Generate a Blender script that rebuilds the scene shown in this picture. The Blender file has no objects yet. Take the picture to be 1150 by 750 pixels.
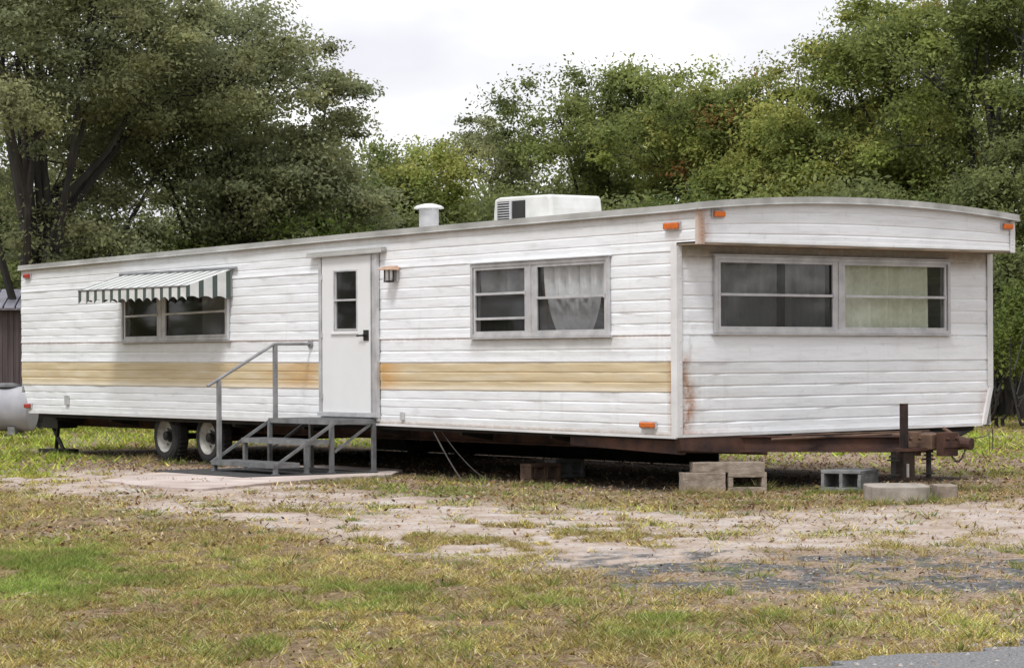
import bpy, math, random
import numpy as np
from mathutils import Vector, Matrix
random.seed(7)
rng = np.random.default_rng(11)
scene = bpy.context.scene
col = scene.collection

# ------------------------------------------------------------------ camera model
F, HX, HY, ROLL, CAMH = 3000.0, 575.0, 396.0, math.radians(0.29), 1.36
cr, sr = math.cos(ROLL), math.sin(ROLL)
def ray(px, py):
    u = (px - HX) / F; v = -(py - HY) / F
    return np.array([u * cr + v * sr, 1.0, -u * sr + v * cr])
def ground(px, py, z=0.0):
    r = ray(px, py); t = (z - CAMH) / r[2]
    return np.array([r[0] * t, r[1] * t, z])
def at(px, d):
    return (px - HX) / F * d
def project(x, y, z):
    X = x * cr - (z - CAMH) * sr; Z = x * sr + (z - CAMH) * cr
    return HX + F * X / y, HY - F * Z / y
TH = math.radians(36.0)
ct, st = math.cos(TH), math.sin(TH)
CD = 25.9
_r = ray(761, 489); C0 = np.array([_r[0] * CD, CD])
def plane_x(px, py, xl=0.0):            # hit on the trailer's local plane x = xl -> (y, z)
    r = ray(px, py); n = np.array([ct, st])
    t = (xl + C0 @ n) / (r[0] * n[0] + r[1] * n[1])
    p = np.array([r[0] * t, r[1] * t]) - C0
    return -p[0] * st + p[1] * ct, CAMH + r[2] * t
def plane_y(px, py, yl=0.0):            # hit on local plane y = yl -> (x, z)
    r = ray(px, py); n = np.array([-st, ct])
    t = (yl + C0 @ n) / (r[0] * n[0] + r[1] * n[1])
    p = np.array([r[0] * t, r[1] * t]) - C0
    return p[0] * ct + p[1] * st, CAMH + r[2] * t
def loc2w(x, y):
    return np.array([C0[0] + x * ct - y * st, C0[1] + x * st + y * ct])
def w2loc(x, y):
    a = x - C0[0]; b = y - C0[1]
    return a * ct + b * st, -a * st + b * ct

# ------------------------------------------------------------------ numpy noise
_tab = np.random.default_rng(3).random((256, 256))
def vnoise(x, y):
    xi = np.floor(x).astype(int); yi = np.floor(y).astype(int)
    fx = x - xi; fy = y - yi
    fx = fx * fx * (3 - 2 * fx); fy = fy * fy * (3 - 2 * fy)
    g = lambda a, b: _tab[a % 256, b % 256]
    return (g(xi, yi) * (1 - fx) * (1 - fy) + g(xi + 1, yi) * fx * (1 - fy)
            + g(xi, yi + 1) * (1 - fx) * fy + g(xi + 1, yi + 1) * fx * fy)
def fbm(x, y, o=4):
    s = 0; a = .5; t = 0
    for i in range(o):
        s = s + a * vnoise(x * 2 ** i + 17.3 * i, y * 2 ** i + 5.1 * i); t += a; a *= .55
    return s / t
def sm(a, b, x):
    t = np.clip((x - a) / (b - a), 0, 1); return t * t * (3 - 2 * t)

# ------------------------------------------------------------------ materials
def newmat(name):
    m = bpy.data.materials.new(name); m.use_nodes = True
    nt = m.node_tree; b = nt.nodes['Principled BSDF']
    return m, nt, b
def N(nt, t, **kw):
    n = nt.nodes.new(t)
    for k, v in kw.items(): setattr(n, k, v)
    return n
def noise_node(nt, scale, detail=4, coord='Object', stretch=None, rough=.55):
    tc = N(nt, 'ShaderNodeTexCoord'); n = N(nt, 'ShaderNodeTexNoise')
    n.inputs['Scale'].default_value = scale; n.inputs['Detail'].default_value = detail
    n.inputs['Roughness'].default_value = rough
    if stretch:
        mp = N(nt, 'ShaderNodeMapping'); mp.inputs['Scale'].default_value = stretch
        nt.links.new(tc.outputs[coord], mp.inputs[0]); nt.links.new(mp.outputs[0], n.inputs['Vector'])
    else: nt.links.new(tc.outputs[coord], n.inputs['Vector'])
    return n
def ramp(nt, src, stops):
    r = N(nt, 'ShaderNodeValToRGB'); e = r.color_ramp.elements
    while len(e) < len(stops): e.new(.5)
    for i, (p, c) in enumerate(stops):
        e[i].position = p; e[i].color = (*c, 1) if len(c) == 3 else c
    nt.links.new(src, r.inputs[0]); return r
def mixc(nt, fac, a, b, mode='MIX'):
    m = N(nt, 'ShaderNodeMix', data_type='RGBA', blend_type=mode)
    for s, v in ((m.inputs[0], fac), (m.inputs[6], a), (m.inputs[7], b)):
        if hasattr(v, 'links'): nt.links.new(v, s)
        elif isinstance(v, (int, float)): s.default_value = v
        else: s.default_value = (*v, 1)
    return m.outputs[2]
def mathn(nt, op, a, b=None, c=None, clamp=False):
    m = N(nt, 'ShaderNodeMath', operation=op); m.use_clamp = clamp
    for s, v in zip(m.inputs, (a, b, c)):
        if v is None: continue
        if hasattr(v, 'links'): nt.links.new(v, s)
        else: s.default_value = v
    return m.outputs[0]
def bump(nt, b, src, strength, dist=.01):
    bp = N(nt, 'ShaderNodeBump'); bp.inputs['Strength'].default_value = strength
    bp.inputs['Distance'].default_value = dist
    nt.links.new(src, bp.inputs['Height']); nt.links.new(bp.outputs[0], b.inputs['Normal'])
def mat_noise(name, c1, c2, scale=3, rough=.7, metal=0, bmp=.2, stretch=None, detail=5, lo=.3, hi=.7, bscale=None):
    m, nt, b = newmat(name)
    n = noise_node(nt, scale, detail, stretch=stretch)
    r = ramp(nt, n.outputs['Fac'], [(lo, c1), (hi, c2)])
    nt.links.new(r.outputs[0], b.inputs['Base Color'])
    b.inputs['Roughness'].default_value = rough; b.inputs['Metallic'].default_value = metal
    if bmp:
        n2 = noise_node(nt, bscale or scale * 6, 4)
        bump(nt, b, n2.outputs['Fac'], bmp)
    return m

def siding_mat(name, stripe=False, front=False, fascia=False):
    m, nt, b = newmat(name)
    tc = N(nt, 'ShaderNodeTexCoord'); sp = N(nt, 'ShaderNodeSeparateXYZ')
    nt.links.new(tc.outputs['Object'], sp.inputs[0])
    X, Y, Z = sp.outputs
    if stripe:
        st_ = noise_node(nt, 2.0, 5, stretch=(1, .5, 9))
        base = ramp(nt, st_.outputs['Fac'], [(.3, (.52, .41, .24)), (.55, (.64, .53, .34)), (.75, (.70, .63, .48))]).outputs[0]
        # chalky pale bottom of the stripe
        an = N(nt, 'ShaderNodeAttribute'); an.attribute_name = 'orange'
        n3 = noise_node(nt, 3, 5, stretch=(1, 1, 3))
        of = mathn(nt, 'MULTIPLY', an.outputs['Fac'], mathn(nt, 'MULTIPLY_ADD', n3.outputs['Fac'], 2.2, -.25, clamp=True), clamp=True)
        base = mixc(nt, of, base, (.56, .30, .09))
        gf = N(nt, 'ShaderNodeAttribute'); gf.attribute_name = 'fade'
        base = mixc(nt, gf.outputs['Fac'], base, (.72, .71, .66))
    else:
        n1 = noise_node(nt, 1.1, 6, stretch=(1, .6, 3.5))
        base = ramp(nt, n1.outputs['Fac'], [(.25, (.73, .75, .77)), (.5, (.81, .83, .85)), (.75, (.85, .87, .89))]).outputs[0]
        ns = noise_node(nt, 1.0, 6, stretch=(1.6, 1.6, 26), rough=.65)
        base = mixc(nt, ramp(nt, ns.outputs['Fac'], [(.52, (0, 0, 0)), (.74, (.5, .5, .5))]).outputs[0], base, (.50, .51, .52))
        n2 = noise_node(nt, 9, 4, stretch=(1, .35, 1))
        base = mixc(nt, ramp(nt, n2.outputs['Fac'], [(.60, (0, 0, 0)), (.8, (.5, .5, .5))]).outputs[0], base, (.50, .50, .46))
    # vertical runs of dirt
    n4 = noise_node(nt, 2.4, 4, stretch=(2.2, 2.2, .22), rough=.7)
    base = mixc(nt, ramp(nt, n4.outputs['Fac'], [(.60, (0, 0, 0)), (.85, (.4, .4, .4))]).outputs[0], base, (.50, .49, .45))
    ra = N(nt, 'ShaderNodeAttribute'); ra.attribute_name = 'rust'
    n5 = noise_node(nt, 14, 6, rough=.7, stretch=(1, 1, .8))
    rf = mathn(nt, 'MULTIPLY_ADD', n5.outputs['Fac'], 3.2, -1.25)
    rf = mathn(nt, 'MULTIPLY', ra.outputs['Fac'], mathn(nt, 'ADD', rf, .45, clamp=True), clamp=True)
    base = mixc(nt, rf, base, (.33, .13, .04))
    ga = N(nt, 'ShaderNodeAttribute'); ga.attribute_name = 'grime'
    n6 = noise_node(nt, 5, 5)
    gfac = mathn(nt, 'MULTIPLY', ga.outputs['Fac'], mathn(nt, 'MULTIPLY_ADD', n6.outputs['Fac'], 1.2, .15, clamp=True), clamp=True)
    base = mixc(nt, gfac, base, (.30, .29, .22))
    nt.links.new(base, b.inputs['Base Color'])
    b.inputs['Roughness'].default_value = .48
    n7 = noise_node(nt, 3.5, 3, stretch=(1, 1, 2.5)); bump(nt, b, n7.outputs['Fac'], .22, .03)
    return m
M = {}
M['siding'] = siding_mat('white_siding')
M['stripe'] = siding_mat('tan_siding', stripe=True)
M['trim'] = mat_noise('weathered_trim', (.58, .58, .58), (.80, .80, .80), 3, .45, 0, .1, stretch=(1, .5, 1))
M['trim_rust'] = mat_noise('rusty_trim', (.42, .25, .17), (.62, .55, .50), 6, .6, 0, .2, stretch=(1, 1, .4))
M['alu'] = mat_noise('dull_aluminium', (.44, .44, .45), (.68, .68, .69), 5, .4, .35, .08)
M['alu_dark'] = mat_noise('grey_galvanised', (.16, .165, .17), (.30, .305, .31), 7, .5, .4, .15)
M['jackm'] = mat_noise('dark_jack_steel', (.012, .011, .011), (.07, .04, .03), 6, .6, .3, .3)
M['rail'] = mat_noise('grey_handrail', (.20, .20, .205), (.36, .36, .36), 7, .5, .3, .15)
M['eave'] = mat_noise('eave_metal', (.30, .30, .28), (.55, .55, .53), 4, .5, .2, .1, stretch=(1, .4, 1))
M['roof'] = mat_noise('roof_coating', (.5, .5, .49), (.7, .7, .68), 2, .7, 0, .2)
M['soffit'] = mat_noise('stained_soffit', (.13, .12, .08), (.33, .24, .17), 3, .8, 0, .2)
M['door'] = mat_noise('door_paint', (.72, .73, .73), (.78, .79, .79), 1.5, .4, 0, .05)
M['black'] = mat_noise('black_metal', (.012, .012, .012), (.03, .028, .026), 5, .5, .2, .1)
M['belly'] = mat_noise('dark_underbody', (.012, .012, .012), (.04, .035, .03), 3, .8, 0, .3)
M['rust'] = mat_noise('rusted_steel', (.022, .013, .014), (.12, .055, .034), 4, .75, .15, .4, detail=8, bscale=40)
M['rust_lt'] = mat_noise('brown_rust', (.05, .028, .02), (.21, .13, .085), 4, .8, .1, .4, detail=8, bscale=40)
M['rubber'] = mat_noise('tyre_rubber', (.014, .014, .014), (.035, .033, .03), 12, .85, 0, .3)
M['rim'] = mat_noise('chalky_rim_paint', (.22, .21, .19), (.52, .51, .46), 9, .55, .1, .2)
M['chrome'] = mat_noise('worn_chrome', (.5, .5, .5), (.75, .75, .75), 10, .3, .9, .05)
M['wood'] = mat_noise('interior_panelling', (.05, .03, .018), (.10, .06, .035), 3, .6, 0, .1, stretch=(6, 6, .6))
M['block'] = mat_noise('weathered_concrete', (.22, .195, .165), (.45, .40, .35), 8, .95, 0, .7, detail=8, bscale=70)
M['block_grey'] = mat_noise('grey_concrete', (.13, .135, .14), (.27, .27, .27), 8, .95, 0, .7, detail=8, bscale=70)
M['block_tan'] = mat_noise('tan_concrete', (.19, .15, .115), (.38, .32, .26), 9, .95, 0, .7, detail=8, bscale=60)
M['slab'] = mat_noise('pale_pad_concrete', (.36, .29, .25), (.60, .52, .48), 1.6, .9, 0, .4, detail=8, bscale=40)
M['plank'] = mat_noise('old_timber', (.14, .11, .08), (.30, .25, .19), 3, .9, 0, .5, stretch=(1, 8, 8))
M['mat'] = mat_noise('dark_sheet_surface', (.018, .019, .02), (.05, .05, .05), 14, .9, 0, .4)  # near-black surface of the sheet below the entry steps
M['acwhite'] = mat_noise('shroud_plastic', (.50, .50, .47), (.76, .76, .74), 2.2, .5, 0, .05)
M['tank'] = mat_noise('tank_paint', (.30, .30, .33), (.44, .44, .46), 2.5, .8, 0, .1)
M['cap_brown'] = mat_noise('lamp_cap_copper', (.40, .23, .14), (.58, .42, .32), 12, .5, .2, .1)
M['shed_wall'] = mat_noise('shed_cladding', (.06, .045, .047), (.13, .10, .10), 2, .7, .1, .2, stretch=(8, 8, .5))
M['shed_roof'] = mat_noise('shed_tin', (.33, .33, .40), (.48, .47, .55), 2, .5, .3, .1)
M['cable'] = mat_noise('grey_cable', (.03, .028, .026), (.09, .08, .07), 8, .7)
M['white_plastic'] = mat_noise('white_plastic', (.6, .6, .6), (.75, .75, .74), 8, .5)

def lens_mat(name, c):
    m, nt, b = newmat(name)
    n = noise_node(nt, 60, 3); r = ramp(nt, n.outputs['Fac'], [(.3, tuple(v * .6 for v in c)), (.7, c)])
    nt.links.new(r.outputs[0], b.inputs['Base Color'])
    b.inputs['Roughness'].default_value = .25; b.inputs['Coat Weight'].default_value = .4
    return m
M['amber'] = lens_mat('amber_lens', (.75, .17, .02)); M['red'] = lens_mat('red_lens', (.50, .045, .03))

def glass_mat():
    m, nt, b = newmat('window_glass')
    out = nt.nodes['Material Output']; nt.nodes.remove(b)
    t = N(nt, 'ShaderNodeBsdfTransparent'); t.inputs[0].default_value = (.92, .93, .93, 1)
    g = N(nt, 'ShaderNodeBsdfGlossy'); g.inputs['Roughness'].default_value = .04
    d = N(nt, 'ShaderNodeBsdfDiffuse'); d.inputs[0].default_value = (.30, .30, .28, 1)
    lw = N(nt, 'ShaderNodeLayerWeight'); lw.inputs['Blend'].default_value = .5
    f2 = mathn(nt, 'MULTIPLY_ADD', mathn(nt, 'POWER', lw.outputs['Facing'], 5), .9, .07, clamp=True)
    n = noise_node(nt, 4, 5)
    dust = ramp(nt, n.outputs['Fac'], [(.3, (.03, .03, .03)), (.8, (.06, .06, .06))])
    mx0 = N(nt, 'ShaderNodeMixShader'); nt.links.new(dust.outputs[0], mx0.inputs[0])
    nt.links.new(t.outputs[0], mx0.inputs[1]); nt.links.new(d.outputs[0], mx0.inputs[2])
    mx = N(nt, 'ShaderNodeMixShader'); nt.links.new(f2, mx.inputs[0])
    nt.links.new(mx0.outputs[0], mx.inputs[1]); nt.links.new(g.outputs[0], mx.inputs[2])
    nt.links.new(mx.outputs[0], out.inputs[0])
    return m
M['glass'] = glass_mat()
def cloth_mat(name, c, alpha=0):
    m, nt, b = newmat(name)
    n = noise_node(nt, 20, 3); r = ramp(nt, n.outputs['Fac'], [(.3, tuple(v * .85 for v in c)), (.7, c)])
    out = nt.nodes['Material Output']; nt.nodes.remove(b)
    d = N(nt, 'ShaderNodeBsdfDiffuse'); tr = N(nt, 'ShaderNodeBsdfTranslucent')
    nt.links.new(r.outputs[0], d.inputs[0]); nt.links.new(r.outputs[0], tr.inputs[0])
    mx = N(nt, 'ShaderNodeMixShader'); mx.inputs[0].default_value = .3
    nt.links.new(d.outputs[0], mx.inputs[1]); nt.links.new(tr.outputs[0], mx.inputs[2])
    if alpha:
        t = N(nt, 'ShaderNodeBsdfTransparent'); mx2 = N(nt, 'ShaderNodeMixShader'); mx2.inputs[0].default_value = alpha
        nt.links.new(mx.outputs[0], mx2.inputs[1]); nt.links.new(t.outputs[0], mx2.inputs[2]); mx = mx2
    nt.links.new(mx.outputs[0], out.inputs[0])
    return m
M['curtain_white'] = cloth_mat('sheer_white_cloth', (.90, .90, .90))
M['curtain_cream'] = cloth_mat('pale_green_cloth', (.92, .95, .74))
M['curtain_grey'] = cloth_mat('grey_sheer_cloth', (.30, .30, .30))
M['screen'] = cloth_mat('insect_mesh', (.16, .16, .17), .55)

# ------------------------------------------------------------------ mesh builder
class MB:
    def __init__(s): s.v = []; s.f = []; s.m = []
    def add(s, vs, fs, mi=0):
        o = len(s.v); s.v += [tuple(map(float, p)) for p in vs]
        s.f += [tuple(i + o for i in f) for f in fs]; s.m += [mi] * len(fs)
    def box(s, x0, x1, y0, y1, z0, z1, mi=0):
        s.hexa([(x0, y0, z0), (x1, y0, z0), (x1, y1, z0), (x0, y1, z0), (x0, y0, z1), (x1, y0, z1), (x1, y1, z1), (x0, y1, z1)], mi)
    def hexa(s, p, mi=0):
        s.add(p, [(0, 3, 2, 1), (4, 5, 6, 7), (0, 1, 5, 4), (1, 2, 6, 5), (2, 3, 7, 6), (3, 0, 4, 7)], mi)
    def bar(s, a, b, w, t, n, mi=0):      # beam from a to b, width w in the plane across n, thickness t along n (a,b on the inner face)
        a = Vector(a); b = Vector(b); n = Vector(n).normalized(); d = (b - a).normalized()
        k = d.cross(n).normalized() * (w / 2); n = n * t
        s.hexa([a - k, a + k, b + k, b - k, a - k + n, a + k + n, b + k + n, b - k + n], mi)
    def tube(s, pts, rad, n=8, mi=0, caps=True):
        pts = [Vector(p) for p in pts]
        if not hasattr(rad, '__len__'): rad = [rad] * len(pts)
        o = len(s.v); up = Vector((0, 0, 1))
        d0 = (pts[1] - pts[0]).normalized()
        u = d0.cross(up) if abs(d0.z) < .95 else d0.cross(Vector((1, 0, 0)))
        u.normalize()
        for i, p in enumerate(pts):
            d = (pts[min(i + 1, len(pts) - 1)] - pts[max(i - 1, 0)]).normalized()
            u = (u - d * u.dot(d)).normalized(); w = d.cross(u)
            for k in range(n):
                a = 2 * math.pi * k / n
                s.v.append(tuple(p + (u * math.cos(a) + w * math.sin(a)) * rad[i]))
        for i in range(len(pts) - 1):
            for k in range(n):
                k2 = (k + 1) % n
                s.f.append((o + i * n + k, o + i * n + k2, o + (i + 1) * n + k2, o + (i + 1) * n + k)); s.m.append(mi)
        if caps:
            s.f.append(tuple(o + k for k in range(n))[::-1]); s.m.append(mi)
            s.f.append(tuple(o + (len(pts) - 1) * n + k for k in range(n))); s.m.append(mi)
    def lathe(s, prof, c, axis=(0, 0, 1), n=24, mi=0):  # prof = [(r, h)]
        ax = Vector(axis).normalized(); u = ax.orthogonal().normalized(); w = ax.cross(u); c = Vector(c)
        o = len(s.v)
        for r, h in prof:
            for k in range(n):
                a = 2 * math.pi * k / n
                s.v.append(tuple(c + ax * h + (u * math.cos(a) + w * math.sin(a)) * r))
        for i in range(len(prof) - 1):
            for k in range(n):
                k2 = (k + 1) % n
                s.f.append((o + i * n + k, o + i * n + k2, o + (i + 1) * n + k2, o + (i + 1) * n + k)); s.m.append(mi)
    def build(s, name, mats, parent=None, bevel=0, smooth=False):
        me = bpy.data.meshes.new(name); me.from_pydata(s.v, [], s.f)
        if not isinstance(mats, (list, tuple)): mats = [mats]
        for m in mats: me.materials.append(m)
        if len(mats) > 1: me.polygons.foreach_set('material_index', s.m)
        if smooth: me.polygons.foreach_set('use_smooth', [True] * len(s.f))
        me.update()
        o = bpy.data.objects.new(name, me); col.objects.link(o)
        if parent: o.parent = parent
        if bevel:
            b = o.modifiers.new('bevel', 'BEVEL'); b.width = bevel; b.segments = 2; b.limit_method = 'ANGLE'
        if smooth and bevel == 0: pass
        return o
def tag(o, label=None, cat=None, group=None, kind=None):
    if label: o['label'] = label
    if cat: o['category'] = cat
    if group: o['group'] = group
    if kind: o['kind'] = kind
    return o
def empty(name, loc=(0, 0, 0), rz=0, label=None, cat=None, group=None):
    o = bpy.data.objects.new(name, None); o.empty_display_size = .3
    col.objects.link(o); o.location = loc; o.rotation_euler = (0, 0, rz)
    return tag(o, label, cat, group)
def npmesh(name, v, faces_n, mats, colors=None, parent=None, k=4):
    """v: (n,3) array, every k consecutive verts form one face"""
    me = bpy.data.meshes.new(name); nv = len(v); nf = nv // k
    me.vertices.add(nv); me.vertices.foreach_set('co', np.ascontiguousarray(v, dtype=np.float32).ravel())
    me.loops.add(nv); me.loops.foreach_set('vertex_index', np.arange(nv, dtype=np.int32))
    me.polygons.add(nf); me.polygons.foreach_set('loop_start', np.arange(0, nv, k, dtype=np.int32))
    me.polygons.foreach_set('loop_total', np.full(nf, k, dtype=np.int32))
    me.materials.append(mats); me.update(calc_edges=True)
    if colors is not None:
        ca = me.color_attributes.new('Col', 'FLOAT_COLOR', 'POINT')
        c4 = np.ones((nv, 4), dtype=np.float32); c4[:, :3] = np.repeat(colors, k, axis=0)
        ca.data.foreach_set('color', c4.ravel())
    o = bpy.data.objects.new(name, me); col.objects.link(o)
    if parent: o.parent = parent
    return o

# ================================================================== MOBILE HOME
home = empty('mobile_home', (C0[0], C0[1], 0), TH,
             'long white mobile home with a faded tan stripe and a bowed front roof overhang', 'mobile home')
W = plane_y(1112, 400)[0]
L = plane_x(24.5, 380)[0]
DOV = -plane_x(784, 250)[0]            # depth of the front overhang
print('W,L,DOV', W, L, DOV)
CPX = [24, 430, 757]
def line(*ys):                           # a height line along the side wall, from three sightings
    pts = [plane_x(p, y) for p, y in zip(CPX, ys)]
    ss = [p[0] for p in pts][::-1]; zz = [p[1] for p in pts][::-1]
    g = (zz[1] - zz[0]) / (ss[1] - ss[0])
    return lambda s: float(np.interp(s, ss, zz)) + (g * (s - ss[0]) * .5 if s < ss[0] else 0)
L_top = line(302, 263.5, 235.5); L_A = line(329.5, 303, 283); L_B = line(386, 382, 377)
L_st = line(407, 408, 407); L_sb = line(432, 438, 441); L_bot = line(461.5, 475.5, 490)
def fline(yl, yr, pl=768, pr=1105, off=0.0):
    a = plane_y(pl, yl, off); b = plane_y(pr, yr, off)
    return lambda x: a[1] + (b[1] - a[1]) * (x - a[0]) / (b[0] - a[0])
F_bot = fline(489, 476); F_2 = fline(407, 404); F_1 = fline(377, 377.6)
F_ov = fline(273, 283, 785, 1140, -DOV)          # bottom of the overhang
zL = plane_x(784, 233)[1]
FX = [786, 883, 990, 1061, 1141]; FY = [232.5, 227, 229.5, 235.5, 247]
fp = [plane_y(a, b, -DOV) for a, b in zip(FX, FY)]
xs_ = [p[0] for p in fp]; zs_ = [p[1] for p in fp]
cf = np.polyfit(xs_, zs_, 2)
print('arch', xs_, zs_, 'zL', zL, 'bot', L_bot(0), F_bot(0), L_bot(L), 'top', L_top(0), L_top(L))
arch = lambda x: float(np.polyval(cf, x))
A0 = arch(0.0)
def roof_z(x, y): return arch(x) - A0 + (L_top(y) if y > 0 else L_top(0) + (A0 - L_top(0)) * min(1, -y / DOV))

def make_wall(name, P, rows, cols, holes, mats, attr=None, warp=None, seed=0):
    """rows: list of (zfun_low, zfun_high, nboards, material index, kind)"""
    r = np.random.default_rng(seed); mb = MB(); levels = []
    for (lo, hi, nb, mi, kind) in rows:
        for b in range(nb):
            prof = [(0, .000), (.12, .0065 if b else .014), (.5, .007), (.88, .006)] if kind == 'lap' else [(0, .001), (.03, .014), (.5, .012), (.97, .010)]
            for (t, off) in prof:
                levels.append((lo, hi, (b + t) / nb, off, mi))
    levels.append((rows[-1][0], rows[-1][1], 1.0, .001, rows[-1][3]))
    nl = len(levels); grid = []
    jit = r.normal(0, 1, (nl, len(cols)))
    for i, (lo, hi, t, off, mi) in enumerate(levels):
        row = []
        for j, s in enumerate(cols):
            z = lo(s) * (1 - t) + hi(s) * t
            o = off * (.45 + 1.0 * float(fbm(np.array(s * 2.3 + i // 4 * 7.7), np.array(i // 4 * 3.1 + seed), 3))) + .0022 * jit[(i // 4) * 4 % nl, j] + (fbm(np.array(s * 1.3 + seed), np.array(z * 3.0), 2) - .5) * .016
            s2 = warp(s, z) if warp else s
            row.append((s, z, P(s2, z, float(o))))
        grid.append(row)
    idx = {}
    vs = []; fs = []; ms = []; sz = []
    for i in range(nl):
        for j in range(len(cols)):
            idx[i, j] = len(vs); vs.append(grid[i][j][2]); sz.append(grid[i][j][:2])
    for i in range(nl - 1):
        for j in range(len(cols) - 1):
            s = (cols[j] + cols[j + 1]) / 2; z = (grid[i][j][1] + grid[i + 1][j + 1][1]) / 2
            if any(a < s < b and c < z < d for a, b, c, d in holes): continue
            fs.append((idx[i, j], idx[i, j + 1], idx[i + 1, j + 1], idx[i + 1, j])); ms.append(levels[i][4])
    mb.v = vs; mb.f = fs; mb.m = ms
    o = mb.build(name, mats, home)
    for an in ('rust', 'grime', 'orange', 'fade'):
        fn = (attr or {}).get(an)
        at_ = o.data.attributes.new(an, 'FLOAT', 'POINT')
        at_.data.foreach_set('value', [float(fn(s, z)) if fn else 0.0 for s, z in sz])
    return o

# openings on the side wall (from sightings)
def rect_x(x0, x1, ytl, ybl, ytr, ybr):
    a, b, c, d = plane_x(x0, ytl), plane_x(x0, ybl), plane_x(x1, ytr), plane_x(x1, ybr)
    s_far = (a[0] + b[0]) / 2; s_near = (c[0] + d[0]) / 2
    return dict(sl=s_far, sr=s_near, ztl=a[1], zbl=b[1], ztr=c[1], zbr=d[1])
def rect_y(x0, x1, ytl, ybl, ytr, ybr):
    a, b, c, d = plane_y(x0, ytl), plane_y(x0, ybl), plane_y(x1, ytr), plane_y(x1, ybr)
    return dict(sl=(a[0] + b[0]) / 2, sr=(c[0] + d[0]) / 2, ztl=a[1], zbl=b[1], ztr=c[1], zbr=d[1])
RW1 = rect_x(139.5, 259, 317, 384, 304, 381.5)
RW2 = rect_x(532, 687, 297.5, 379.5, 288, 377)
RD = rect_x(361, 428, 287, 466, 283, 468)
RF = rect_y(800, 1064, 287, 374, 293.5, 375.5)
RLAMP = plane_x(443, 310)
def hole(r, m=.03):
    return (min(r['sl'], r['sr']) + m, max(r['sl'], r['sr']) - m, min(r['zbl'], r['zbr']) + m, max(r['ztl'], r['ztr']) - m)
def colset(a, b, step, extra):
    c = list(np.linspace(a, b, int(round((b - a) / step)) + 1))
    c = [v for v in c if all(abs(v - e) > .04 for e in extra)] + list(extra)
    return sorted(c)
PS = lambda s, z, o: (-o, s, z)
PF = lambda s, z, o: (s, -o, z)
PFA = lambda s, z, o: (s, -DOV - o, z)
PR = lambda s, z, o: (W + o, s, z)
PB = lambda s, z, o: (s, L + o, z)
hs = [hole(RW1), hole(RW2), hole(RD, .02)]
ex = [h[i] for h in hs for i in (0, 1)] + [0.0, .05, .10, .16]
cols = colset(-DOV, L, .22, ex)
zov = F_ov(0)
def orange(s, z):
    a = RD['sl']; b = RD['sr']
    return max(0, 1 - max(0, s - a) / 1.6) * (s > a) * .8 + max(0, 1 - (b - s) / .55) * (s < b) * 1.0
def fadef(s, z):
    t = (z - L_sb(s)) / (L_st(s) - L_sb(s)); return float(np.clip(.55 - t * 2.2, 0, .5)) + (.25 if .40 < t < .5 else 0)
def rust_side(s, z):
    v = max(0, 1 - abs(s - .06) / .10) * (.9 if z < 1.3 else .25)
    v = max(v, .8 * max(0, 1 - (z - L_bot(s)) / .05) * (s < 6))
    v = max(v, .5 * max(0, 1 - abs(z - L_B(s)) / .02))
    v = max(v, .55 * max(0, 1 - (L_top(s) - z) / .07))
    return v
def grime_side(s, z):
    v = .5 * max(0, 1 - (L_top(s) - z) / .25) + .5 * max(0, 1 - (z - L_bot(s)) / .10)
    for r in (RW1, RW2):
        if r['sr'] - .05 < s < r['sl'] + .05 and z < r['zbr']: v += .5 * max(0, 1 - (r['zbr'] - z) / .3)
    return min(v, 1)
def rear_warp(s, z):
    z0 = 1.05
    return s - max(0, (s - L + 1.0)) * max(0, z0 - z) * .52 if z < z0 else s
side_rows = [(L_bot, L_sb, 4, 0, 'lap'), (L_sb, L_st, 3, 1, 'lap'), (L_st, L_B, 2, 0, 'lap'), (L_B, L_A, 7, 0, 'lap'), (L_A, L_top, 4, 0, 'lap')]
make_wall('side_wall', PS, side_rows, cols, hs + [(-9, 0, -1, zov)], [M['siding'], M['stripe']],
          dict(rust=rust_side, grime=grime_side, orange=orange, fade=fadef), rear_warp, 1)
# far side wall
RT = lambda y: roof_z(W, y)
make_wall('far_side_wall', PR, [(lambda s: L_bot(s) + F_bot(W) - F_bot(0), lambda s: RT(s) - 1.0, 11, 0, 'lap'), (lambda s: RT(s) - 1.0, RT, 9, 0, 'lap')],
          colset(-DOV, L, .6, [0.0]), [(-9, 0, -1, F_ov(W))], [M['siding']], None, rear_warp, 2)
# front wall
hf = hole(RF)
def rust_front(x, z):
    v = 0
    if z < 1.32: v = max(0, 1 - abs(x - .10 - .05 * math.sin(z * 9)) / .14) * 1.0
    v = max(v, .9 * max(0, 1 - (z - F_bot(x)) / .07) * max(0, 1 - x / 1.0))
    v = max(v, 1.0 * max(0, 1 - (F_ov(x) - z) / .20))
    v = max(v, .6 * max(0, 1 - (W - x) / .10) * (z < .95))
    return v
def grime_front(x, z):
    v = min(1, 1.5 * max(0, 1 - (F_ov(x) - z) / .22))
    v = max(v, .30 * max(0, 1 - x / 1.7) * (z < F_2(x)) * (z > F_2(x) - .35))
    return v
front_warp = lambda x, z: x - max(0, x - (W - .5)) * max(0, .98 - z) * .45
fcols = colset(0, W, .2, [hf[0], hf[1], .03, .08, .13, .17, .25, .30])
make_wall('front_wall', PF, [(F_bot, F_2, 6, 0, 'lap'), (F_2, F_1, 1, 0, 'flat'), (F_1, lambda x: F_ov(x) + .02, 7, 0, 'lap')],
          fcols, [hf], [M['siding']], dict(rust=rust_front, grime=grime_front), front_warp, 3)
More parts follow.
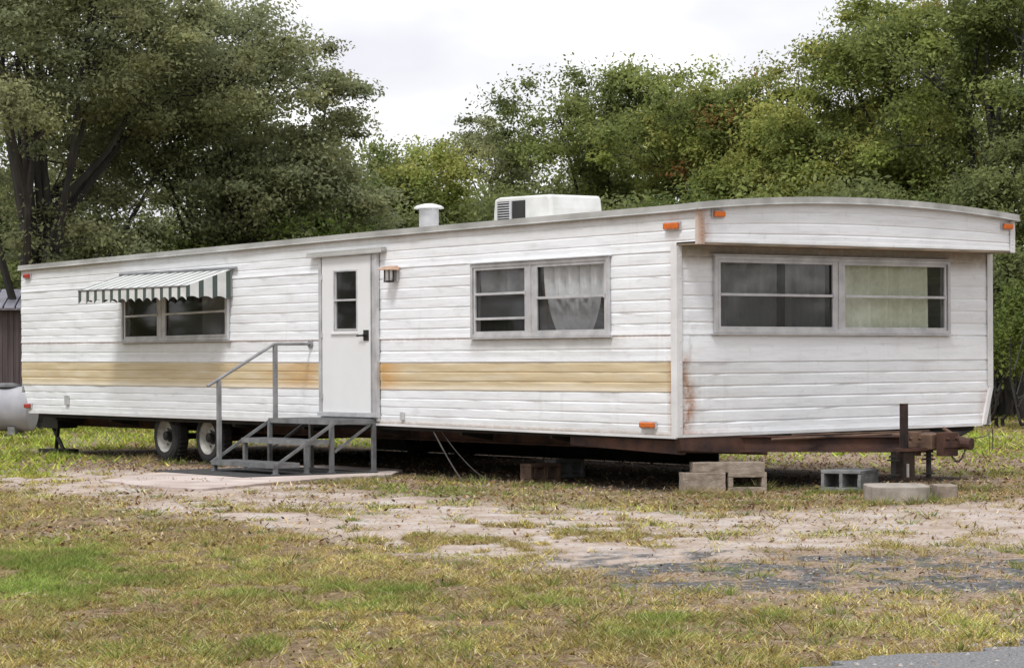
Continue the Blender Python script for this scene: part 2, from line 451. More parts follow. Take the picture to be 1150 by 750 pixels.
make_wall('front_overhang_panel', PFA, [(F_ov, lambda x: arch(x) + .0, 4, 0, 'lap')], colset(0, W, .2, []), [], [M['siding']],
          dict(grime=lambda x, z: .7 * max(0, 1 - (z - F_ov(x)) / .05), rust=lambda x, z: max(0, 1 - x / .12) * .9), None, 4)
make_wall('rear_wall', PB, [(lambda x: L_bot(L) + .25, lambda x: roof_z(x, L), 18, 0, 'lap')], colset(0, W, .5, []), [], [M['siding']], None, None, 5)
# soffit under the overhang
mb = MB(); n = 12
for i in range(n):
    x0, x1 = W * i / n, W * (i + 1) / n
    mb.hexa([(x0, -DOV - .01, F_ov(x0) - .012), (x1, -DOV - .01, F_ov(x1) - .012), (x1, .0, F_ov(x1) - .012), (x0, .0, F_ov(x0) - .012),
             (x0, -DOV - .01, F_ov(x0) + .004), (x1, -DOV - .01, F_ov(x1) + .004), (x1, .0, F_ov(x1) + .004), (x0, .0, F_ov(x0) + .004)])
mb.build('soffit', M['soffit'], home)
# roof: bowed skin with eave trims
mb = MB(); ys = [-DOV - .03] + list(np.linspace(0, L + .02, 26)); xs = list(np.linspace(-.012, W + .012, 15))
vs = [(x, y, roof_z(x, y) + .012) for y in ys for x in xs]; nx = len(xs)
mb.add(vs, [(j * nx + i, j * nx + i + 1, (j + 1) * nx + i + 1, (j + 1) * nx + i) for j in range(len(ys) - 1) for i in range(nx - 1)])
roof = mb.build('roof', M['roof'], home, smooth=True)
sol = roof.modifiers.new('thick', 'SOLIDIFY'); sol.thickness = .03; sol.offset = 1
def eave(xa, xb, name, dz0=-.022, dz1=.044):
    mb = MB(); ys = [-DOV - .035] + list(np.linspace(0, L + .025, 14))
    for a, b in zip(ys[:-1], ys[1:]):
        z = lambda y: roof_z(0 if xa < 1 else W, y)
        mb.hexa([(xa, a, z(a) + dz0), (xb, a, z(a) + dz0), (xb, b, z(b) + dz0), (xa, b, z(b) + dz0),
                 (xa, a, z(a) + dz1), (xb, a, z(a) + dz1), (xb, b, z(b) + dz1), (xa, b, z(b) + dz1)])
    # bead lip
    mb.tube([(xa - .004 if xa < 1 else xb + .004, y, z(y) + dz0) for y in ys], .009, 6)
    mb.build(name, M['eave'], home)
eave(-.045, -.014, 'eave_trim'); eave(W + .014, W + .045, 'eave_trim')
mb = MB(); n = 20
for i in range(n):
    x0, x1 = -.05 + (W + .1) * i / n, -.05 + (W + .1) * (i + 1) / n
    z0, z1 = arch(x0), arch(x1)
    mb.hexa([(x0, -DOV - .06, z0 - .018), (x1, -DOV - .06, z1 - .018), (x1, -DOV - .024, z1 - .018), (x0, -DOV - .024, z0 - .018),
             (x0, -DOV - .06, z0 + .05), (x1, -DOV - .06, z1 + .05), (x1, -DOV - .024, z1 + .05), (x0, -DOV - .024, z0 + .05)])
mb.tube([(-.05 + (W + .1) * i / n, -DOV - .066, arch(-.05 + (W + .1) * i / n) - .016) for i in range(n + 1)], .009, 6)
mb.build('front_roof_trim', M['eave'], home)
# corner trims
def lstrip(name, x, y, z0, z1, sx, w=.05, m='trim', yo=.02, wx=None):
    wx = wx or w; mb = MB()
    xo = x - .021 if sx > 0 else x + .021
    mb.box(min(xo, x + sx * wx), max(xo, x + sx * wx), y - yo - .004, y - yo, z0, z1)
    mb.box(min(xo, xo + sx * .004), max(xo, xo + sx * .004), y - yo, y + w, z0, z1)
    for k in range(9):
        z = z0 + (z1 - z0) * (k + .5) / 9
        mb.lathe([(.008, 0), (.006, .004), (.0, .005)], (x + sx * wx * .5, y - yo - .004, z), (0, -1, 0), 8)
    return mb.build(name, M[m], home)
lstrip('corner_trim', 0, 0, L_bot(0) - .01, zov - .014, 1, .07, wx=.045)
lstrip('corner_trim', W, 0, .98, F_ov(W) - .014, -1, .06)
lstrip('corner_trim', 0, -DOV, zov - .01, A0 - .02, 1, .02, m='trim_rust', wx=.06)
lstrip('corner_trim', W, -DOV, F_ov(W) - .01, arch(W) - .02, -1, .05)
mb = MB(); mb.hexa([(W - .145, -.03, F_bot(W) - .005), (W - .095, -.03, F_bot(W) - .005), (W - .095, .04, F_bot(W) - .005), (W - .145, .04, F_bot(W) - .005),
                    (W - .035, -.03, .978), (W + .018, -.03, .978), (W + .018, .04, .978), (W - .035, .04, .978)])
mb.build('corner_trim', M['trim'], home)
# rust run on the front corner seam
# lower edge rails
mb = MB(); ys = list(np.linspace(0, L - .25, 22))
for a, b in zip(ys[:-1], ys[1:]):
    za, zb = L_bot(a), L_bot(b)
    mb.hexa([(-.022, a, za - .022), (.02, a, za - .022), (.02, b, zb - .022), (-.022, b, zb - .022), (-.022, a, za + .006), (.02, a, za + .006), (.02, b, zb + .006), (-.022, b, zb + .006)])
mb.build('bottom_rail', M['trim'], home)
mb = MB(); mb.hexa([(.0, -.024, F_bot(0) - .018), (W - .14, -.024, F_bot(W) - .018), (W - .14, .02, F_bot(W) - .018), (.0, .02, F_bot(0) - .018),
                    (.0, -.024, F_bot(0) + .008), (W - .14, -.024, F_bot(W) + .008), (W - .14, .02, F_bot(W) + .008), (.0, .02, F_bot(0) + .008)])
mb.build('bottom_rail', M['trim'], home)
# interior: floor, partitions
mb = MB(); fl = .75
mb.box(.06, W - .06, .06, L - .3, fl - .05, fl)
mb.box(.06, W - .06, 2.2, 2.26, fl, 2.6)
mb.box(1.6, 1.66, 2.26, L - .3, fl, 2.45)
mb.build('interior', M['wood'], home)

# windows -------------------------------------------------------------
def lerp2(r, a, b):   # a: 0 left..1 right ; b: 0 bottom..1 top
    s = r['sl'] + (r['sr'] - r['sl']) * a
    zb = r['zbl'] + (r['zbr'] - r['zbl']) * a; zt = r['ztl'] + (r['ztr'] - r['ztl']) * a
    return s, zb + (zt - zb) * b
def window(r, P, nrm, panels, name='window', fw=.036):
    """panels: list of (a0, a1, [bar heights], curtain spec, screen)"""
    def pt(a, b, o): s, z = lerp2(r, a, b); return P(s, z, o)
    wS = abs(r['sr'] - r['sl']); hS = r['ztl'] - r['zbl']
    da = fw / wS / 2; db = fw / hS / 2
    fr = MB()
    fr.bar(pt(0, 1 - db, .012), pt(1, 1 - db, .012), fw, .034, nrm); fr.bar(pt(0, db, .012), pt(1, db, .012), fw, .034, nrm)
    fr.bar(pt(da, 0, .013), pt(da, 1, .013), fw, .036, nrm); fr.bar(pt(1 - da, 0, .013), pt(1 - da, 1, .013), fw, .036, nrm)
    # reveal going inwards
    for q in ((0.01, .01, .99, .01), (.01, .99, .99, .99), (.01, .01, .01, .99), (.99, .01, .99, .99)):
        fr.bar(pt(q[0], q[1], -.07), pt(q[2], q[3], -.07), .012, .08, nrm)
    # drip lip above, sill below
    fr.bar(pt(-.01, 1.012, .012), pt(1.01, 1.012, .012), .014, .055, nrm)
    fr.bar(pt(-.01, -.012, .012), pt(1.01, -.012, .012), .012, .045, nrm)
    m0, m1 = panels[0][1], panels[1][0]
    fr.bar(pt((m0 + m1) / 2, db, .011), pt((m0 + m1) / 2, 1 - db, .011), (m1 - m0) * wS + .012, .022, nrm)
    fr.bar(pt((m0 + m1) / 2, db, .033), pt((m0 + m1) / 2, 1 - db, .033), .012, .012, nrm)
    f = fr.build(name, M['alu'], home, bevel=.003)
    for i, (a0, a1, bars, cur, scr) in enumerate(panels):
        sash = MB(); w2 = .03; d2 = w2 / wS / 2; e2 = w2 / hS / 2
        b0, b1 = 2 * db, 1 - 2 * db
        sash.bar(pt(a0 + d2, b0, .016), pt(a0 + d2, b1, .016), w2, .02, nrm); sash.bar(pt(a1 - d2, b0, .016), pt(a1 - d2, b1, .016), w2, .02, nrm)
        sash.bar(pt(a0 + 2 * d2, b0 + e2, .016), pt(a1 - 2 * d2, b0 + e2, .016), w2, .019, nrm); sash.bar(pt(a0 + 2 * d2, b1 - e2, .016), pt(a1 - 2 * d2, b1 - e2, .016), w2, .019, nrm)
        for bh in bars: sash.bar(pt(a0 + 2 * d2, bh, .014), pt(a1 - 2 * d2, bh, .014), .026, .028, nrm)
        if bars:      # crank latch
            sash.bar(pt(a1 - 1.2 * d2, bars[0] - .03, .036), pt(a1 - 1.2 * d2, bars[0] + .03, .036), .02, .012, nrm)
        sash.build('sash', M['alu'], f, bevel=.002)
        g = MB()
        g.add([pt(a0, b0, .008), pt(a1, b0, .008), pt(a1, b1, .008), pt(a0, b1, .008)], [(0, 1, 2, 3)]); g.build('pane', M['glass'], f)
        if scr:
            g = MB(); g.add([pt(a0, scr[0], -.006), pt(a1, scr[0], -.006), pt(a1, scr[1], -.006), pt(a0, scr[1], -.006)], [(0, 1, 2, 3)])
            g.build('insect_screen', M['screen'], f)
        for (ca, cb, c0, c1, mat, nfold, taper) in cur:
            g = MB(); nx, nz = 70, 10; vs = []
            for k in range(nz + 1):
                t = k / nz
                for j in range(nx + 1):
                    q = j / nx
                    aa = ca + (cb - ca) * ((q - .5) * (1 - taper * (1 - t) ** 1.5) + .5)
                    fold = .022 * math.sin(q * nfold * 6.28 + .5 * math.sin(q * 9) + .3 * t) + .012 * math.sin(q * nfold * 2.3 * 6.28 + 1)
                    hem = .02 * math.sin(q * nfold * 3.1) * (1 - t)
                    vs.append(pt(aa, c0 + (c1 - c0) * t + hem, -.055 + fold))
            g.add(vs, [(k * (nx + 1) + j, k * (nx + 1) + j + 1, (k + 1) * (nx + 1) + j + 1, (k + 1) * (nx + 1) + j) for k in range(nz) for j in range(nx)])
            g.build('curtain', M[mat], f, smooth=True)
    return f
NX = (-1, 0, 0); NY = (0, -1, 0)
# fractions are measured on the wall, far end first
def frac(r, px, py, plane): s = plane(px, py)[0]; return (s - r['sl']) / (r['sr'] - r['sl'])
a1 = frac(RW2, 594, 335, plane_x); a2 = frac(RW2, 604, 335, plane_x)
window(RW2, PS, NX, [(.02, a1, [.59, .255], [(.03, a1 - .01, .60, .97, 'curtain_grey', 2.3, 0)], (.26, .58)),
                     (a2, .98, [.51], [(a2 + .02, .97, .50, .98, 'curtain_white', 5.5, .05), (a2 + .05, .90, .03, .50, 'curtain_white', 3.5, .38)], (.03, .5))])
a1 = frac(RW1, 180, 350, plane_x); a2 = frac(RW1, 187, 350, plane_x)
window(RW1, PS, NX, [(.02, a1, [.42], [], None), (a2, .98, [.42], [(.72, .98, .04, .97, 'curtain_grey', 2, 0)], (.03, .41))])
a1 = frac(RF, 935, 330, plane_y); a2 = frac(RF, 944, 330, plane_y)
window(RF, PF, NY, [(.015, a1, [.50], [(.03, a1 * .55, .03, .98, 'curtain_grey', 3, 0), (a1 * .62, a1 - .02, .03, .98, 'curtain_grey', 3, 0)], (.03, .49)),
                    (a2, .985, [.50], [(a2 + .01, a2 + .215, .03, .97, 'curtain_cream', 2.2, .12), (a2 + .205, .92, .03, .97, 'curtain_cream', 2.3, -.02)], None)])
# door ------------------------------------------------------------------
def dpt(a, b, o): s, z = lerp2(RD, a, b); return PS(s, z, o)
door = MB()
ins = dict(a0=.06, a1=.88, b0=.022, b1=.985)
wa0, wa1, wb0, wb1 = [frac(RD, 379, 340, plane_x), frac(RD, 403.5, 340, plane_x), .538, .893]
A = [ins['a0'], wa0, wa1, ins['a1']]; B = [ins['b0'], wb0, wb1, ins['b1']]
for i in range(3):
    for j in range(3):
        if i == 1 and j == 1: continue
        p = [dpt(A[i], B[j], .006), dpt(A[i + 1], B[j], .006), dpt(A[i + 1], B[j + 1], .006), dpt(A[i], B[j + 1], .006),
             dpt(A[i], B[j], .036), dpt(A[i + 1], B[j], .036), dpt(A[i + 1], B[j + 1], .036), dpt(A[i], B[j + 1], .036)]
        door.hexa(p)
door = door.build('door', M['door'], home)
g = MB(); g.add([dpt(wa0, wb0, .02), dpt(wa1, wb0, .02), dpt(wa1, wb1, .02), dpt(wa0, wb1, .02)], [(0, 1, 2, 3)]); dw = g.build('door_window_pane', M['glass'], door)
g = MB(); ww = .018
g.bar(dpt(wa0, wb0 - .004, .036), dpt(wa1, wb0 - .004, .036), ww, .008, NX); g.bar(dpt(wa0, wb1 + .003, .036), dpt(wa1, wb1 + .003, .036), ww, .008, NX)
g.bar(dpt(wa0 - .008, wb0 - .01, .036), dpt(wa0 - .008, wb1 + .008, .036), ww, .009, NX); g.bar(dpt(wa1 + .008, wb0 - .01, .036), dpt(wa1 + .008, wb1 + .008, .036), ww, .009, NX)
g.bar(dpt(wa0, .715, .026), dpt(wa1, .715, .026), .022, .02, NX)
g.build('door_window_frame', M['alu'], door)
g = MB(); g.bar(dpt(wa0 - .06, wb0 - .03, .036), dpt(wa1 + .03, wb0 - .03, .036), .014, .02, NX); g.build('sill', M['trim'], door)
g = MB(); hp = plane_x(414.5, 376.5)
g.box(-.047, -.036, hp[0] - .05, hp[0] + .05, hp[1] - .06, hp[1] + .06)
g.tube([(-.045, hp[0], hp[1]), (-.085, hp[0], hp[1])], .014, 8); g.tube([(-.08, hp[0] - .01, hp[1]), (-.08, hp[0] + .13, hp[1] - .004)], .011, 8)
g.build('door_handle', M['black'], door)
for zf in (.12, .5, .86):
    g = MB(); g.tube([dpt(.063, zf - .015, .042), dpt(.063, zf + .015, .042)], .012, 8); g.build('hinge', M['alu'], door)
g = MB()
g.bar(dpt(.028, 0, .012), dpt(.028, 1, .012), .055, .034, NX); g.bar(dpt(.925, 0, .012), dpt(.925, 1, .012), .06, .03, NX)
g.bar(dpt(.975, 0, .012), dpt(.975, 1, .012), .045, .045, NX); g.bar(dpt(.89, 0.02, .012), dpt(.89, .99, .012), .014, .04, NX)
g.bar(dpt(.05, .992, .012), dpt(.9, .992, .012), .035, .03, NX); g.bar(dpt(0, .008, .012), dpt(1, .008, .012), .045, .05, NX)
g.build('door_frame', M['alu'], home, bevel=.003)
g = MB(); g.bar(dpt(0, 0, -.05), dpt(1, 0, -.05), .05, .05, NX)
g.hexa([dpt(.05, .02, -.03), dpt(.95, .02, -.03), dpt(.95, .5, -.03), dpt(.05, .5, -.03), dpt(.05, .02, -.01), dpt(.95, .02, -.01), dpt(.95, .5, -.01), dpt(.05, .5, -.01)])
g.build('threshold', M['soffit'], home)
a = plane_x(351, 286.5); b = plane_x(435, 279.5)
g = MB(); g.bar((-.015, a[0], a[1]), (-.015, b[0], b[1]), .045, .07, NX); g.bar((-.08, a[0], a[1] - .028), (-.08, b[0], b[1] - .028), .03, .012, NX)
g.build('door_drip_cap', M['eave'], home, bevel=.004)
# porch lamp ---------------------------------------------------------------
ly, lz = plane_x(445, 309)
lamp = MB(); lamp.box(-.03, -.015, ly - .07, ly + .09, lz - .07, lz + .06); lamp = lamp.build('porch_lamp', M['trim'], home, bevel=.004)
g = MB(); g.hexa([(-.20, ly - .10, lz + .055), (-.03, ly - .12, lz + .055), (-.03, ly + .12, lz + .055), (-.20, ly + .10, lz + .055),
                  (-.15, ly - .06, lz + .095), (-.03, ly - .08, lz + .105), (-.03, ly + .08, lz + .105), (-.15, ly + .06, lz + .095)])
g.build('lamp_cap', M['cap_brown'], lamp, bevel=.004)
g = MB(); g.lathe([(.0, -.075), (.035, -.07), (.05, -.02), (.05, .05)], (-.10, ly, lz), n=12); g.build('lamp_glass', M['white_plastic'], lamp)
g = MB()
for k in range(6):
    aa = k * math.pi / 3; c, s = math.cos(aa) * .056, math.sin(aa) * .056
    g.tube([(-.10 + c, ly + s, lz + .055), (-.10 + c, ly + s, lz - .07)], .006, 5)
g.lathe([(.0, -.085), (.06, -.08), (.06, -.065), (0, -.06)], (-.10, ly, lz), n=12); g.build('lamp_cage', M['black'], lamp)
# marker lights --------------------------------------------------------------
def light(P, nrm, s, z, w, h, m):
    b = MB(); b.bar(P(s - w / 2 - .012, z, .012), P(s + w / 2 + .012, z, .012), h + .02, .012, nrm); o = b.build('marker_light', M['alu'], home, bevel=.003)
    b = MB(); b.bar(P(s - w / 2, z, .024), P(s + w / 2, z, .024), h, .034, nrm); b.build('lens', M[m], o, bevel=.012)
for (px, py, w, h, m) in ((757, 254, .22, .065, 'amber'), (730, 477, .22, .055, 'amber'), (32.5, 310, .17, .06, 'red'), (33.5, 455.5, .17, .06, 'red')):
    s, z = plane_x(px, py); light(PS, NX, s, z, w, h, m)
for (px, py, m) in ((805, 240.5, 'amber'), (1129, 254.5, 'amber')):
    s, z = plane_y(px, py, -DOV); light(PFA, NY, s, z, .135, .06, m)
# outlet covers and little fittings
for (px, py, w, h) in ((454, 467, .06, .09), (77, 449, .10, .13), (427, 467, .04, .12)):
    s, z = plane_x(px, py); g = MB(); g.bar(PS(s, z - h / 2, .012), PS(s, z + h / 2, .012), w, .03, NX); g.build('outlet_cover', M['alu'], home, bevel=.004)
# awning ------------------------------------------------------------------
def awning():
    m, nt, b = newmat('striped_awning_paint')
    an = N(nt, 'ShaderNodeAttribute'); an.attribute_name = 'u'
    v = mathn(nt, 'FRACT', an.outputs['Fac'])
    f = mathn(nt, 'GREATER_THAN', v, .64)
    n = noise_node(nt, 6, 4)
    wht = ramp(nt, n.outputs['Fac'], [(.3, (.56, .58, .56)), (.7, (.76, .76, .74))]).outputs[0]
    c = mixc(nt, f, wht, (.06, .085, .075)); nt.links.new(c, b.inputs['Base Color']); b.inputs['Roughness'].default_value = .45
    sA, zA = plane_x(262, 299); sB, zB = plane_x(139, 313)
    sA, sB = min(sA, sB), max(sA, sB)
    # outward reach from the sighting of the front near corner
    best = None
    for o in np.linspace(.3, 1.6, 131):
        w = loc2w(-o, sA); px, py = project(w[0], w[1], zA)
        if best is None or abs(px - 209) < best[0]: best = (abs(px - 209), o)
    out = best[1]; yy, zf = plane_x(209, 321, -out)
    print('awning', sA, sB, out, zA, zf)
    zt = (zA + zB) / 2; k = 13; mb = MB(); us = []
    def strip(p, q, hgt, u0, u1, scal, cols_):   # vertical valance
        for i in range(cols_):
            t0, t1 = i / cols_, (i + 1) / cols_
            a = p + (q - p) * t0; b2 = p + (q - p) * t1
            ua, ub = u0 + (u1 - u0) * t0, u0 + (u1 - u0) * t1
            ha = hgt - scal * abs(math.sin(math.pi * ua)); hb = hgt - scal * abs(math.sin(math.pi * ub))
            mb.add([a, b2, b2 - Vector((0, 0, hb)), a - Vector((0, 0, ha))], [(0, 1, 2, 3)]); us.extend([ua, ub, ub, ua])
    # top: ribbed panels
    edges = sorted([q / k for q in range(k + 1)] + [(q + .7) / k for q in range(k)])
    for t0, t1 in zip(edges[:-1], edges[1:]):
        y0, y1 = sA + (sB - sA) * t0, sA + (sB - sA) * t1
        rib = lambda t: 0
        r0 = rib((t0 + t1) / 2)
        mb.add([(-.02, y0, zt + r0), (-out, y0, zf + r0), (-out, y1, zf + r0), (-.02, y1, zt + r0)], [(0, 1, 2, 3)]); us.extend([.9 if (t0 + t1) / 2 * k % 1 > .7 else .2] * 4)
    strip(Vector((-out, sA, zf)), Vector((-out, sB, zf)), .17, 0, k, .045, k * 8)
    for y in (sA, sB):                           # side wings
        na = 24
        for i in range(na):
            t0, t1 = i / na, (i + 1) / na
            x0, x1 = -.03 - (out - .03) * t0, -.03 - (out - .03) * t1
            za, zb = zt + (zf - zt) * t0, zt + (zf - zt) * t1
            u0, u1 = .62 + t0 * 3.3, .62 + t1 * 3.3
            dz = lambda u: .03 * abs(math.sin(math.pi * u))
            mb.add([(x0, y, za), (x1, y, zb), (x1, y, zf - .15 + dz(u1)), (x0, y, zf - .15 + dz(u0))], [(0, 1, 2, 3)]); us.extend([u0, u1, u1, u0])
    o = mb.build('window_awning', m, home)
    at_ = o.data.attributes.new('u', 'FLOAT', 'POINT'); at_.data.foreach_set('value', us)
    s = o.modifiers.new('thick', 'SOLIDIFY'); s.thickness = .004
    g = MB(); g.tube([(-.03, sA - .12, zt + .012), (-.03, sB + .05, zt + .012)], .02, 8)
    g.tube([(-out, sA, zf), (-out, sB, zf)], .012, 6)
    for y in (sA + .03, sB - .03): g.tube([(-out, y, zf), (-.02, y, zf - .15)], .010, 6)
    g.build('awning_rod', M['alu_dark'], o)
awning()
# roof equipment ------------------------------------------------------------
def find_y(px, x):            # local y of a line x=const seen at photo column px
    return plane_x(px, 300, x)[0]
ax0, ax1 = 1.55, 2.30; ay0 = find_y(619, ax0); ay1 = find_y(553.5, ax0)
w = loc2w(ax0, ay0); ztop = CAMH + (HY - 213 - .0) * w[1] / F
zr = roof_z(ax0, ay0) + .03
ac = MB(); H = ztop - zr
print('AC', ay0, ay1, zr, ztop)
prof = [(0, 0), (.0, H * .55), (.02, H * .90), (.05, H * .97), (1 - .10, H * 1.0), (1 - .02, H * .94), (1, H * .5), (1, 0)]
ya, yb = ay0, ay1; LN = yb - ya
vs = []
for xx, ins_ in ((ax0, .03), (ax0 + .03, 0), (ax1 - .03, 0), (ax1, .03)):
    for (t, h) in prof: vs.append((xx, ya + ins_ * (1 - 2 * t) + LN * t, zr - .04 + h * (1 if ins_ == 0 else .95)))
npf = len(prof); fs = [(i * npf + j, i * npf + j + 1, (i + 1) * npf + j + 1, (i + 1) * npf + j) for i in range(3) for j in range(npf - 1)]
fs += [tuple(range(npf))[::-1], tuple(range(3 * npf, 4 * npf))]
ac.add(vs, fs); acu = ac.build('air_conditioner', M['acwhite'], home, bevel=.008)
g = MB()
gy0 = plane_x(590, 230, ax0)[0]; gy1 = plane_x(559, 230, ax0)[0]
gz0, gz1 = zr + H * .12, zr + H * .74
g.box(ax0 - .006, ax0 + .02, gy0, gy1, gz0, gz1); gr = g.build('grille', M['black'], acu)
g = MB()
for k in range(8):
    z = gz0 + (gz1 - gz0) * (k + .5) / 8
    g.box(ax0 - .016, ax0 - .005, gy0 + (gy1 - gy0) * .5, gy1, z - .006, z + .004)
g.box(ax0 - .018, ax0 - .005, gy0 + (gy1 - gy0) * .46, gy0 + (gy1 - gy0) * .54, gz0, gz1)
g.build('slat', M['alu'], gr)
g = MB(); g.box(ax0 + .03, ax1 - .03, ya + .03, yb - .03, zr - .12, zr - .03); g.build('gasket', M['black'], acu)
vx = 1.1; vy = find_y(482, vx); w = loc2w(vx, vy); sc_ = w[1] / F
zt = CAMH + (HY - 227) * sc_; zb = roof_z(vx, vy)
g = MB(); r = 12.3 * sc_
g.lathe([(r * 1.02, zb - .02), (r * 1.02, zb + .06), (r * .9, zb + .07), (r * .9, zt - 7 * sc_)], (vx, vy, 0), n=24); ven = g.build('roof_vent', M['alu'], home)
g = MB(); R2 = 16.8 * sc_; z0 = zt - 7 * sc_
g.lathe([(0, z0), (R2, z0), (R2, z0 + .012), (R2 * .82, z0 + .035), (R2 * .3, zt - .015), (0, zt - .012)], (vx, vy, 0), n=24); g.build('vent_cap', M['trim'], ven)
# chassis ---------------------------------------------------------------------
def ibeam(mb, a, b, z0, z1, w=.09):
    a = Vector((*a, 0)); b = Vector((*b, 0)); d = (b - a).normalized(); k = Vector((-d.y, d.x, 0))
    for (h0, h1, ww) in ((z0, z0 + .014, w), (z0 + .0141, z1 - .0141, .012), (z1 - .014, z1, w)):
        q = k * ww / 2
        lo, hi = Vector((0, 0, h0)), Vector((0, 0, h1))
        mb.hexa([a - q + lo, b - q + lo, b + q + lo, a + q + lo, a - q + hi, b - q + hi, b + q + hi, a + q + hi])
for x in (.55, W - .95):
    g = MB(); ibeam(g, (x, .12), (x, L - .4), .37, .545); g.build('chassis_beam', M['rust'], home)
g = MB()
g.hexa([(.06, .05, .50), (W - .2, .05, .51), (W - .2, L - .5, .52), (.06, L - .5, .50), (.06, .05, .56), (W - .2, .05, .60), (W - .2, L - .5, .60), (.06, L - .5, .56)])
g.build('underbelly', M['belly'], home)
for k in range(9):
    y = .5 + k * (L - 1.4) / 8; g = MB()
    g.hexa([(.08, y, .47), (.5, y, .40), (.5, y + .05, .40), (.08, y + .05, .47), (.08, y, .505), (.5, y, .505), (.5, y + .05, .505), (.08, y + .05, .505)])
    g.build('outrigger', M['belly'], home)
# deep dark cross apron behind the front, and a rusty curved front sill
g = MB()
g.hexa([(W - 1.5, -.02, .40), (W - .55, -.02, .40), (W - .55, .8, .40), (W - 1.5, .8, .40), (W - 1.6, -.02, .525), (W - .2, -.02, .525), (W - .2, .8, .525), (W - 1.6, .8, .525)]); g.build('front_crossmember', M['belly'], home, bevel=.06)
g = MB(); pts = [(.03, .05), (.03, -.02), (.8, -.02), (1.5, -.02)]
g.hexa([(.04, -.015, .40), (1.15, -.015, .33), (1.15, .06, .33), (.04, .06, .38), (-.0, -.015, .53), (1.15, -.015, .54), (1.15, .06, .54), (0, .06, .53)])
g.hexa([(1.151, -.012, .36), (1.9, -.012, .42), (1.9, .05, .42), (1.151, .05, .36), (1.151, -.012, .50), (1.9, -.012, .50), (1.9, .05, .50), (1.151, .05, .50)])
g.build('front_sill_beam', M['rust'], home, bevel=.008)
g = MB()
g.hexa([(.06, .02, .36), (.12, .02, .36), (.12, 1.8, .41), (.06, 1.8, .41), (.06, .02, .5), (.12, .02, .5), (.12, 1.8, .5), (.06, 1.8, .5)])
g.build('side_sill_beam', M['rust'], home, bevel=.005)
g = MB(); g.box(W - .14, W - .12, 4.3, 7.69, 0, .17); g.build('added_shade_board', M['belly'], home)  # added boards on the far side, block light to keep the underside black
g = MB(); g.box(W - .14, W - .12, 7.7, 11.8, 0, .5); g.build('added_shade_board', M['belly'], home)  # taller added board, also hides the far wheels
# tongue
CXL, CYL = plane_y(1077, 498, -1.62)[0], -1.62
print('coupler x', CXL, 'W/2', W / 2)
tz0, tz1 = .37, .53
for (sx,) in ((.75,), (W - 1.0,)):
    g = MB(); ibeam(g, (sx, .1), (CXL - (.10 if sx < 1 else -.10), CYL + .25), tz0 + (.0 if sx < 1 else .015), tz1, .10); g.build('tongue_beam', M['rust'], home)
g = MB()
g.hexa([(CXL - .22, CYL + .15, .40), (CXL + .16, CYL + .15, .40), (CXL + .2, CYL + .62, .40), (CXL - .3, CYL + .62, .40), (CXL - .22, CYL + .15, .55), (CXL + .16, CYL + .15, .55), (CXL + .2, CYL + .62, .55), (CXL - .3, CYL + .62, .55)])
g.build('hitch_plate', M['rust_lt'], home, bevel=.01)
for k, (bx_, by_, bz_) in enumerate(((CXL - .30, CYL + .40, .45), (CXL - .10, CYL + .10, .45))):
    g = MB(); g.box(bx_ - .09, bx_ + .09, by_ - .10, by_ + .02, bz_ - .11, bz_ + .12); g.box(bx_ - .12, bx_ + .12, by_ - .115, by_ - .10, bz_ - .03, bz_ + .03)
    for q in (-.06, .06): g.tube([(bx_ + q, by_ - .13, bz_ + .06), (bx_ + q, by_ - .09, bz_ + .06)], .016, 6)
    g.build('jack_clamp', M['rust'] if k else M['rust_lt'], home, bevel=.006)
cp = MB()
ppx = [(CXL - .02, CYL + .2, .47), (CXL + .04, CYL + .05, .465), (CXL + .05, CYL - .04, .46), (CXL + .07, CYL - .10, .455)]
cp.tube(ppx, [.085, .072, .055, .062], 12); cp = cp.build('coupler', M['rust'], home)
g = MB(); g.tube([(CXL - .03, CYL + .05, .545), (CXL - .10, CYL + .12, .61)], .018, 8); g.build('coupler_lever', M['rust_lt'], cp)
g = MB(); g.tube([(CXL + .05, CYL - .08, .50), (CXL + .22, CYL - .15, .53), (CXL + .33, CYL - .13, .60), (CXL + .36, CYL - .1, .40), (CXL + .30, CYL - .12, .36), (CXL + .36, CYL - .05, .56)], .005, 5)
g.build('wire', M['cable'], home)
g = MB(); cpts = [(CXL - .12 + .18 * t, CYL + .02 - .06 * t, .41 - .13 * math.sin(math.pi * t) + .01 * t) for t in np.linspace(0, 1, 15)]
for i in range(14):
    a_, b_ = Vector(cpts[i]), Vector(cpts[i + 1]); d_ = (b_ - a_) * .25; k_ = Vector((0, .012, 0)) if i % 2 else Vector((.004, 0, .012))
    g.tube([a_ - d_, a_ + k_, b_ + k_, b_ + d_, b_ - k_, a_ - k_, a_ - d_], .004, 4)
g.build('safety_chain', M['rust'], home)
